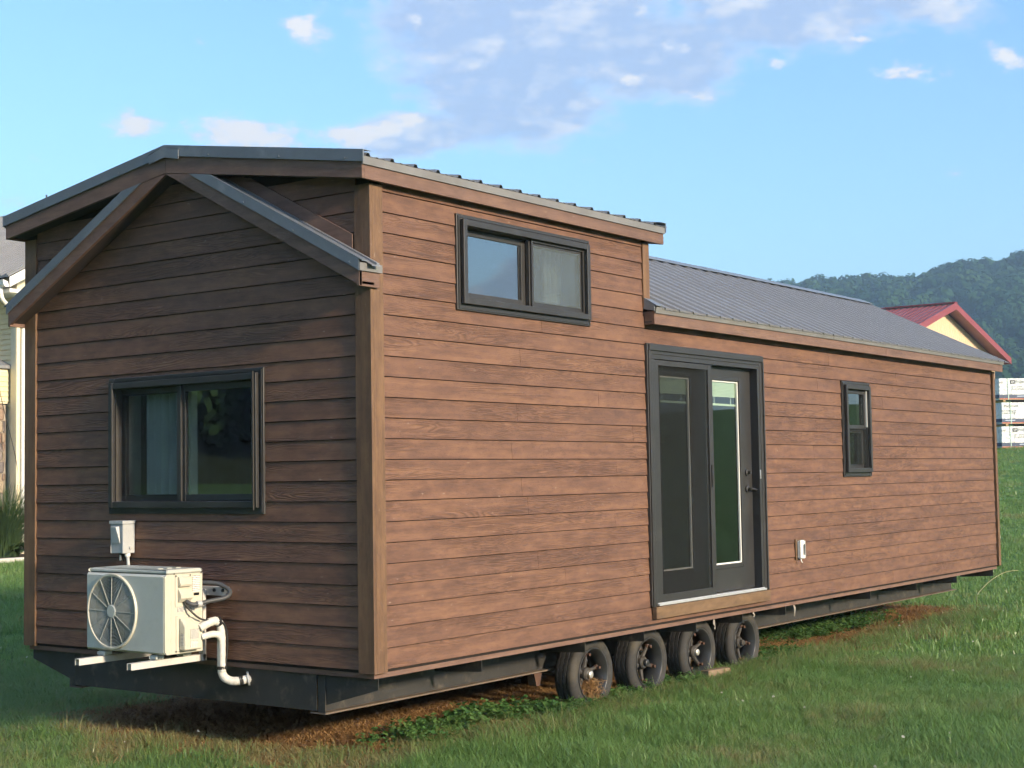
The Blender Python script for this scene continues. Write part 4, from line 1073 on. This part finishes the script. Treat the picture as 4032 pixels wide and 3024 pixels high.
def blade(mb, x, y, h, w, lean, az, nseg=3, droop=1.0):
    dx, dy = math.cos(az), math.sin(az); px, py = -dy, dx; base = len(mb.v)
    for k in range(nseg+1):
        t = k/nseg; off = lean*h*t**(1+droop); zz = h*t*(1-.25*lean*t); ww = w*(1-t**1.6)*.5
        c = (x+dx*off, y+dy*off, zz)
        if k == nseg: mb.v.append(c)
        else: mb.v += [(c[0]-px*ww, c[1]-py*ww, c[2]), (c[0]+px*ww, c[1]+py*ww, c[2])]
    for k in range(nseg-1): i = base+2*k; mb.f.append((i, i+1, i+3, i+2))
    i = base+2*(nseg-1); mb.f.append((i, i+1, i+2))
def raw(mb, name):
    me = bpy.data.meshes.new(name); me.from_pydata(mb.v, [], mb.f); return me
def scatter(name, variants, mat, pts, rotz, scl, tint, tilt=None):
    """one object whose geometry nodes instance tuft meshes on its points"""
    col = bpy.data.collections.new(name+'_tufts')
    for me in variants:
        if not me.materials: me.materials.append(MATS[mat])
        o = bpy.data.objects.new(name+'_tuft', me); col.objects.link(o)
    me = bpy.data.meshes.new(name); me.vertices.add(len(pts)); me.vertices.foreach_set('co', np.asarray(pts, np.float32).ravel())
    for nm, typ, data in (('scl', 'FLOAT', scl), ('tint', 'FLOAT', tint)):
        a = me.attributes.new(nm, typ, 'POINT'); a.data.foreach_set('value', np.asarray(data, np.float32))
    rv = np.zeros((len(pts), 3), np.float32); rv[:, 2] = rotz
    if tilt is not None: rv[:, :2] = tilt
    a = me.attributes.new('rot', 'FLOAT_VECTOR', 'POINT'); a.data.foreach_set('vector', rv.ravel())
    ob = bpy.data.objects.new(name, me); COL.objects.link(ob); me.materials.append(MATS[mat])
    g = bpy.data.node_groups.new(name+'_scatter', 'GeometryNodeTree')
    g.interface.new_socket('Geometry', in_out='INPUT', socket_type='NodeSocketGeometry'); g.interface.new_socket('Geometry', in_out='OUTPUT', socket_type='NodeSocketGeometry')
    gi = g.nodes.new('NodeGroupInput'); go = g.nodes.new('NodeGroupOutput')
    ci = g.nodes.new('GeometryNodeCollectionInfo'); ci.inputs['Collection'].default_value = col
    ci.inputs['Separate Children'].default_value = True; ci.inputs['Reset Children'].default_value = True
    ip = g.nodes.new('GeometryNodeInstanceOnPoints'); ip.inputs['Pick Instance'].default_value = True
    def named(n_, t_):
        q = g.nodes.new('GeometryNodeInputNamedAttribute'); q.data_type = t_; q.inputs['Name'].default_value = n_; return q.outputs['Attribute']
    ri = g.nodes.new('FunctionNodeRandomValue'); ri.data_type = 'INT'; ri.inputs[4].default_value = 0; ri.inputs[5].default_value = len(variants)-1
    g.links.new(gi.outputs[0], ip.inputs['Points']); g.links.new(ci.outputs[0], ip.inputs['Instance'])
    g.links.new(ri.outputs[2], ip.inputs['Instance Index'])
    g.links.new(named('rot', 'FLOAT_VECTOR'), ip.inputs['Rotation']); g.links.new(named('scl', 'FLOAT'), ip.inputs['Scale'])
    g.links.new(ip.outputs[0], go.inputs[0])
    md = ob.modifiers.new('scatter', 'NODES'); md.node_group = g
    return ob

def vnoise(x, y, s, seed=0):
    """cheap smooth value noise on numpy arrays, 0..1"""
    x = np.asarray(x)/s+seed*17.3; y = np.asarray(y)/s-seed*9.1
    xi, yi = np.floor(x).astype(int), np.floor(y).astype(int); fx, fy = x-xi, y-yi
    fx = fx*fx*(3-2*fx); fy = fy*fy*(3-2*fy)
    def hsh(a, b): v = np.sin(a*127.1+b*311.7+seed*74.7)*43758.5453; return v-np.floor(v)
    return (hsh(xi, yi)*(1-fx)+hsh(xi+1, yi)*fx)*(1-fy)+(hsh(xi, yi+1)*(1-fx)+hsh(xi+1, yi+1)*fx)*fy

def tuft(n, hmin, hmax, rad, wmin=.0022, wmax=.0042, lean=(.35, 1.25), seg=3):
    mb = MB()
    for _ in range(n):
        a = random.uniform(0, 2*math.pi); rr = rad*math.sqrt(random.random())
        blade(mb, rr*math.cos(a), rr*math.sin(a), random.uniform(hmin, hmax), random.uniform(wmin, wmax), random.uniform(*lean), random.uniform(0, 2*math.pi), seg)
    return raw(mb, 'grass_tuft')
short = [tuft(24, .035, .095, .080, .0032, .0062, (.35, 1.35), 4) for _ in range(12)]
tall = [tuft(16, .08, .18, .06, .004, .0068, (.4, 1.2), 5) for _ in range(7)]
far_t = [tuft(22, .05, .10, .16, .007, .013, (.2, .9), 2) for _ in range(6)]

def dead_zone(x, y):
    """0..1: how bare the ground is (under the trailer)"""
    n = vnoise(x, y, .45, 3)*.7+vnoise(x, y, .17, 4)*.3
    a = 1/(1+np.exp(-(x+n*1.2-.72)/.12)); b = 1/(1+np.exp(-(12.2-x-n)/.15)); c = 1/(1+np.exp(-(y+n*1.0-.98)/.09)); d = 1/(1+np.exp(-(3.7-y-n*.5)/.12))
    return a*b*c*d
def wedge(n, r0, r1, half=R(27), az0=yaw):
    r_ = np.sqrt(rng.uniform(r0*r0, r1*r1, n)); a = rng.uniform(az0-half, az0+half, n)
    return CAM.x+r_*np.cos(a), CAM.y+r_*np.sin(a)
def lawn(name, variants, n, r0, r1, s0, s1, keep=None, half=R(27), mat='grass_blade', tb=0.0):
    x, y = wedge(n, r0, r1, half)
    k = rng.random(n) > dead_zone(x, y)*.94+.35*dead_zone(x+.55, y+.4)
    k &= ~((x > gx-6) & (x < gx+8) & (y > gy-.75))
    if keep is not None: k &= rng.random(n) < keep(x, y)
    x, y = x[k], y[k]; z = ground_h(x, y)-.004
    ti = np.clip(.10+.40*vnoise(x, y, .9, 1)+.25*vnoise(x, y, .22, 2)+.22*rng.random(len(x))+.42*dead_zone(x+.6, y+.5)+tb, 0, 1)
    sc = rng.uniform(s0, s1, len(x))*(.72+.62*vnoise(x, y, .6, 5))
    o = scatter(name, variants, mat, np.stack([x, y, z], -1), rng.uniform(0, 6.28, len(x)), sc, ti, rng.normal(0, .10, (len(x), 2)))
    tag(o, 'mown green lawn grass around the tiny house', 'grass', kind='stuff'); return o
lawn('lawn_grass', short, 44000, 3.5, 15, .75, 1.2)
lawn('lawn_grass', tall, 4200, 4.0, 15, .7, 1.15, lambda x, y: np.clip((vnoise(x, y, .5, 8)-.45)*3, .05, 1))
lawn('lawn_grass', far_t, 26000, 14.5, 36, .8, 1.3)
lawn('lawn_grass', far_t, 26000, 35, 75, .9, 1.4)
# longer grass along the trailer's edge and round the tyres
def edge_grass():
    n = 1500; x = rng.uniform(.9, 11.3, n); y = rng.normal(.02, .16, n)
    k = rng.random(n) < .35+.65*vnoise(x, y, .5, 12); x, y = x[k], y[k]
    x2 = np.asarray([wx+rng.normal(.05, .26, 85) for wx in WX]).ravel(); y2 = rng.normal(.07, .08, len(x2))
    x = np.concatenate([x, x2]); y = np.concatenate([y, y2])
    o = scatter('edge_grass', tall, 'grass_blade', np.stack([x, y, ground_h(x, y)-.004], -1), rng.uniform(0, 6.28, len(x)), rng.uniform(.6, 1.15, len(x)), np.clip(rng.normal(.62, .2, len(x)), 0, 1))
    tag(o, 'longer unmown grass along the trailer wheels', 'grass', kind='stuff')
edge_grass()

# dead thatch under the trailer
def thatch():
    vs = []
    for _ in range(8):
        mb = MB()
        for _ in range(34):
            a = random.uniform(0, 6.28); x, y = random.uniform(-.12, .12), random.uniform(-.12, .12); ln = random.uniform(.05, .14); w = random.uniform(.0018, .0034)
            z0, z1, zm = random.uniform(.002, .02), random.uniform(.002, .03), random.uniform(.006, .04)
            c, s_ = math.cos(a), math.sin(a); i = len(mb.v)
            for t, zz in ((0, z0), (.5, zm), (1, z1)):
                mb.v += [(x+c*ln*t-s_*w, y+s_*ln*t+c*w, zz), (x+c*ln*t+s_*w, y+s_*ln*t-c*w, zz)]
            mb.f += [(i, i+1, i+3, i+2), (i+2, i+3, i+5, i+4)]
        vs.append(raw(mb, 'thatch_tuft'))
    n = 12000; x = rng.uniform(-.8, 12.2, n); y = rng.uniform(-.1, 3.7, n)
    d = dead_zone(x, y); k = rng.random(n) < np.clip(d*.75+.5*dead_zone(x+.65, y+.45), 0, 1); x, y = x[k], y[k]
    o = scatter('dead_thatch', vs, 'hay', np.stack([x, y, ground_h(x, y)], -1), rng.uniform(0, 6.28, len(x)), rng.uniform(.7, 1.25, len(x)), rng.random(len(x)))
    tag(o, 'dead brown thatch on the ground under the trailer', 'dry grass', kind='stuff')
    # a little dry grass caught in the first wheel
    m = 26; o2 = scatter('wheel_straw', vs, 'hay', np.stack([rng.normal(WX[0]+.02, .05, m), rng.uniform(.20, .33, m), H+WZ-.19+rng.uniform(0, .12, m)], -1), rng.uniform(0, 6.28, m), rng.uniform(.4, .7, m), rng.random(m), rng.normal(0, .6, (m, 2)))
    tag(o2, 'dry straw caught inside the first wheel rim', 'straw', kind='stuff')
thatch()

# ground ivy and clover
def clover():
    vs = []
    for _ in range(8):
        mb = MB()
        for _ in range(16):
            a = random.uniform(0, 6.28); rr = .075*math.sqrt(random.random()); x, y = rr*math.cos(a), rr*math.sin(a); h = random.uniform(.03, .105); r_ = random.uniform(.010, .021)
            tx, ty = random.uniform(-.5, .5), random.uniform(-.5, .5); i = len(mb.v)
            for k in range(7):
                t = 2*math.pi*k/7; px, py = r_*math.cos(t), r_*math.sin(t)*(1-.15*(k == 0)); mb.v.append((x+px, y+py, h+px*tx+py*ty+.004*math.cos(2*t)))
            mb.f.append(tuple(range(i, i+7)))
            i = len(mb.v); mb.v += [(x*.5-.001, y*.5, 0), (x*.5+.001, y*.5, 0), (x+.001, y, h), (x-.001, y, h)]; mb.f.append((i, i+1, i+2, i+3))
        vs.append(raw(mb, 'clover_tuft'))
    P = []
    for x0, x1, y0, y1, n in ((.95, 2.4, .36, .64, 130), (2.1, 2.7, .10, .36, 50), (2.98, 3.4, .10, .30, 22), (3.6, 3.95, .18, .35, 26), (3.95, 4.25, .05, .25, 14), (5.6, 6.5, .15, .45, 45), (7.2, 9.9, .75, 1.35, 260), (.5, 1.1, .2, .5, 14)):
        P.append(np.stack([rng.normal((x0+x1)/2, (x1-x0)/3.2, n), rng.normal((y0+y1)/2, (y1-y0)/3.2, n)], -1))
    P = np.concatenate(P)
    o = scatter('ground_ivy', vs, 'clover_leaf', np.stack([P[:, 0], P[:, 1], ground_h(P[:, 0], P[:, 1])], -1), rng.uniform(0, 6.28, len(P)), rng.uniform(.7, 1.3, len(P)), rng.random(len(P)))
    tag(o, 'low round-leaved ground ivy along the trailer wheels', 'ground cover', kind='stuff')
    fl = []
    for _ in range(3):
        mb = MB()
        for k in range(22):
            t = random.uniform(0, 6.28); e_ = random.uniform(-.3, 1.4); d = Vector((math.cos(t)*math.cos(e_), math.sin(t)*math.cos(e_), math.sin(e_)))*.009
            c = Vector((0, 0, .075)); a_ = d.cross(Vector((.3, .5, .8))).normalized()*.003
            i = len(mb.v); mb.v += [tuple(c+d*.3-a_), tuple(c+d*.3+a_), tuple(c+d+a_), tuple(c+d-a_)]; mb.f.append((i, i+1, i+2, i+3))
        fl.append(raw(mb, 'flower'))
    x, y = wedge(240, 6, 19); k = (rng.random(240) < vnoise(x, y, 1.3, 21)) & (dead_zone(x, y) < .1); x, y = x[k], y[k]
    o = scatter('clover_flowers', fl, 'petal', np.stack([x, y, ground_h(x, y)], -1), rng.uniform(0, 6.28, len(x)), rng.uniform(.8, 1.3, len(x)), rng.random(len(x)))
    tag(o, 'tiny white clover flowers dotted over the lawn', 'flowers', kind='stuff')
clover()

# clump of ornamental grass and low hostas in the bed at far left
def clump(name, x, y, h, n, lab, cat):
    mb = MB(); rs_ = random.Random(int(x*100))
    for _ in range(n):
        a = rs_.uniform(0, 6.28); rr = .28*math.sqrt(rs_.random())
        blade(mb, rr*math.cos(a), rr*math.sin(a), h*rs_.uniform(.6, 1.1), .018, rs_.uniform(.25, .95), a+rs_.uniform(-.7, .7), 6, .9)
    me = raw(mb, name); o = link(name, me, 'clump_leaf'); o.location = (x, y, float(ground_h(x, y))); tag(o, lab, cat); return o
clump('ornamental_grass', 10.55, 18.75, 1.75, 620, 'tall arching ornamental grass clump before the yellow house', 'ornamental grass')
clump('ornamental_grass', 10.1, 19.35, 1.6, 420, 'second ornamental grass clump behind the first at the picture edge', 'ornamental grass')
def hosta(x, y):
    mb = MB()
    for _ in range(60):
        a = random.uniform(0, 6.28); rr = random.uniform(.05, .38); h = random.uniform(.12, .30); c = Vector((rr*math.cos(a), rr*math.sin(a), h)); d = Vector((math.cos(a), math.sin(a), -.3))*.09; s_ = Vector((-math.sin(a), math.cos(a), 0))*.045
        i = len(mb.v); mb.v += [tuple(c-d), tuple(c+s_), tuple(c+d), tuple(c-s_)]; mb.f.append((i, i+1, i+2, i+3))
    o = link('hosta', raw(mb, 'hosta'), 'clump_leaf'); o.location = (x, y, float(ground_h(x, y))+.03); return o
tag(hosta(10.75, 18.35), 'low broad-leaved bed plant at the foot of the ornamental grass', 'plant')

# ------------------------------------------------------------------ wooded hills
def tree_crown(seed):
    r_ = random.Random(seed); mb = MB()
    lobes = [(Vector((r_.uniform(-2.2, 2.2), r_.uniform(-2.2, 2.2), r_.uniform(4.5, 9.5))), r_.uniform(1.5, 2.6)) for _ in range(9)]
    for c, rad in lobes:
        for _ in range(115):
            d = Vector((r_.gauss(0, 1), r_.gauss(0, 1), r_.gauss(.35, 1))).normalized(); p = c+d*rad*r_.uniform(.6, 1.08)
            n = (d+Vector((r_.gauss(0, .28), r_.gauss(0, .28), r_.gauss(.1, .28)))).normalized(); a = n.orthogonal().normalized(); b = n.cross(a); s_ = r_.uniform(.35, .68)
            i = len(mb.v); mb.v += [tuple(p+a*s_), tuple(p+b*s_), tuple(p-a*s_), tuple(p-b*s_*.8)]; mb.f.append((i, i+1, i+2, i+3))
    mb.tube([(0, 0, -1), (0, 0, 3), (.1, .1, 7)], [.35, .28, .1], 5)
    return raw(mb, 'crown')
CROWNS = [tree_crown(s_) for s_ in range(6)]
plain('hill_floor', (.020, .035, .014), .95)
def smooth01(t): t = np.clip(t, 0, 1); return t*t*(3-2*t)
def hill(name, az0, az1, hfun, r_foot, r_top, r_end, n_tree, lab):
    A = np.linspace(R(az0), R(az1), 70); Rr = np.linspace(r_foot, r_end, 40)
    def hz(a, r_): return ground_h(r_*np.cos(a), r_*np.sin(a)) - 2 + hfun(np.degrees(a))*smooth01((r_-r_foot)/(r_top-r_foot))
    AA, RR = np.meshgrid(A, Rr); Z = hz(AA, RR)
    v = np.stack([RR*np.cos(AA), RR*np.sin(AA), Z], -1).reshape(-1, 3); i = np.arange(len(v)).reshape(RR.shape)
    fa = np.stack([i[:-1, :-1], i[1:, :-1], i[1:, 1:], i[:-1, 1:]], -1).reshape(-1, 4)
    me = bpy.data.meshes.new(name); me.from_pydata(v.tolist(), [], fa.tolist()); o = link(name, me, 'hill_floor', smooth=True); tag(o, kind='structure')
    r_ = np.sqrt(rng.uniform((r_foot+15)**2, (r_top+45)**2, n_tree)); a = rng.uniform(R(az0)+.01, R(az1)-.01, n_tree)
    pts = np.stack([r_*np.cos(a), r_*np.sin(a), hz(a, r_)-1.0], -1)
    o = scatter('forest', CROWNS, 'hill_leaf', pts, rng.uniform(0, 6.28, n_tree), rng.uniform(.55, 1.45, n_tree), rng.random(n_tree))
    tag(o, lab, 'forest', kind='stuff')
HT = lambda a: np.interp(a, [-20, 5, 14, 17.3, 19, 20.2, 21.5, 23, 25.5, 28, 34, 50], [72, 70, 66, 61, 60, 57, 56, 56, 56, 48, 26, 5])
hill('wooded_hill', -12, 42, HT, 300, 620, 800, 5200, 'hazy wooded hillside beyond the barn')
# the wooded slope the windows look out on, behind the photographer
hill('hill', 100, 175, lambda a: 26+8*np.sin(np.asarray(a)*.12), 75, 150, 260, 1500, 'wooded slope across the lawn behind the camera')

# ------------------------------------------------------------------ summer haze
hz_m = bpy.data.materials.new('haze_air'); hz_m.use_nodes = True; t = NT(hz_m.node_tree); t.n.clear()
out = t.new('ShaderNodeOutputMaterial'); pv = t.new('ShaderNodeVolumePrincipled')
pv.inputs['Color'].default_value = (.46, .72, 1.0, 1); pv.inputs['Density'].default_value = .0008; pv.inputs['Anisotropy'].default_value = .2
t.l.new(pv.outputs[0], out.inputs['Volume']); MATS['haze_air'] = hz_m
hb = MB().box(-1450, 1450, -1450, 1450, -3, 150).build('haze', 'haze_air'); tag(hb, 'thin pale haze in the air', 'haze', kind='stuff')
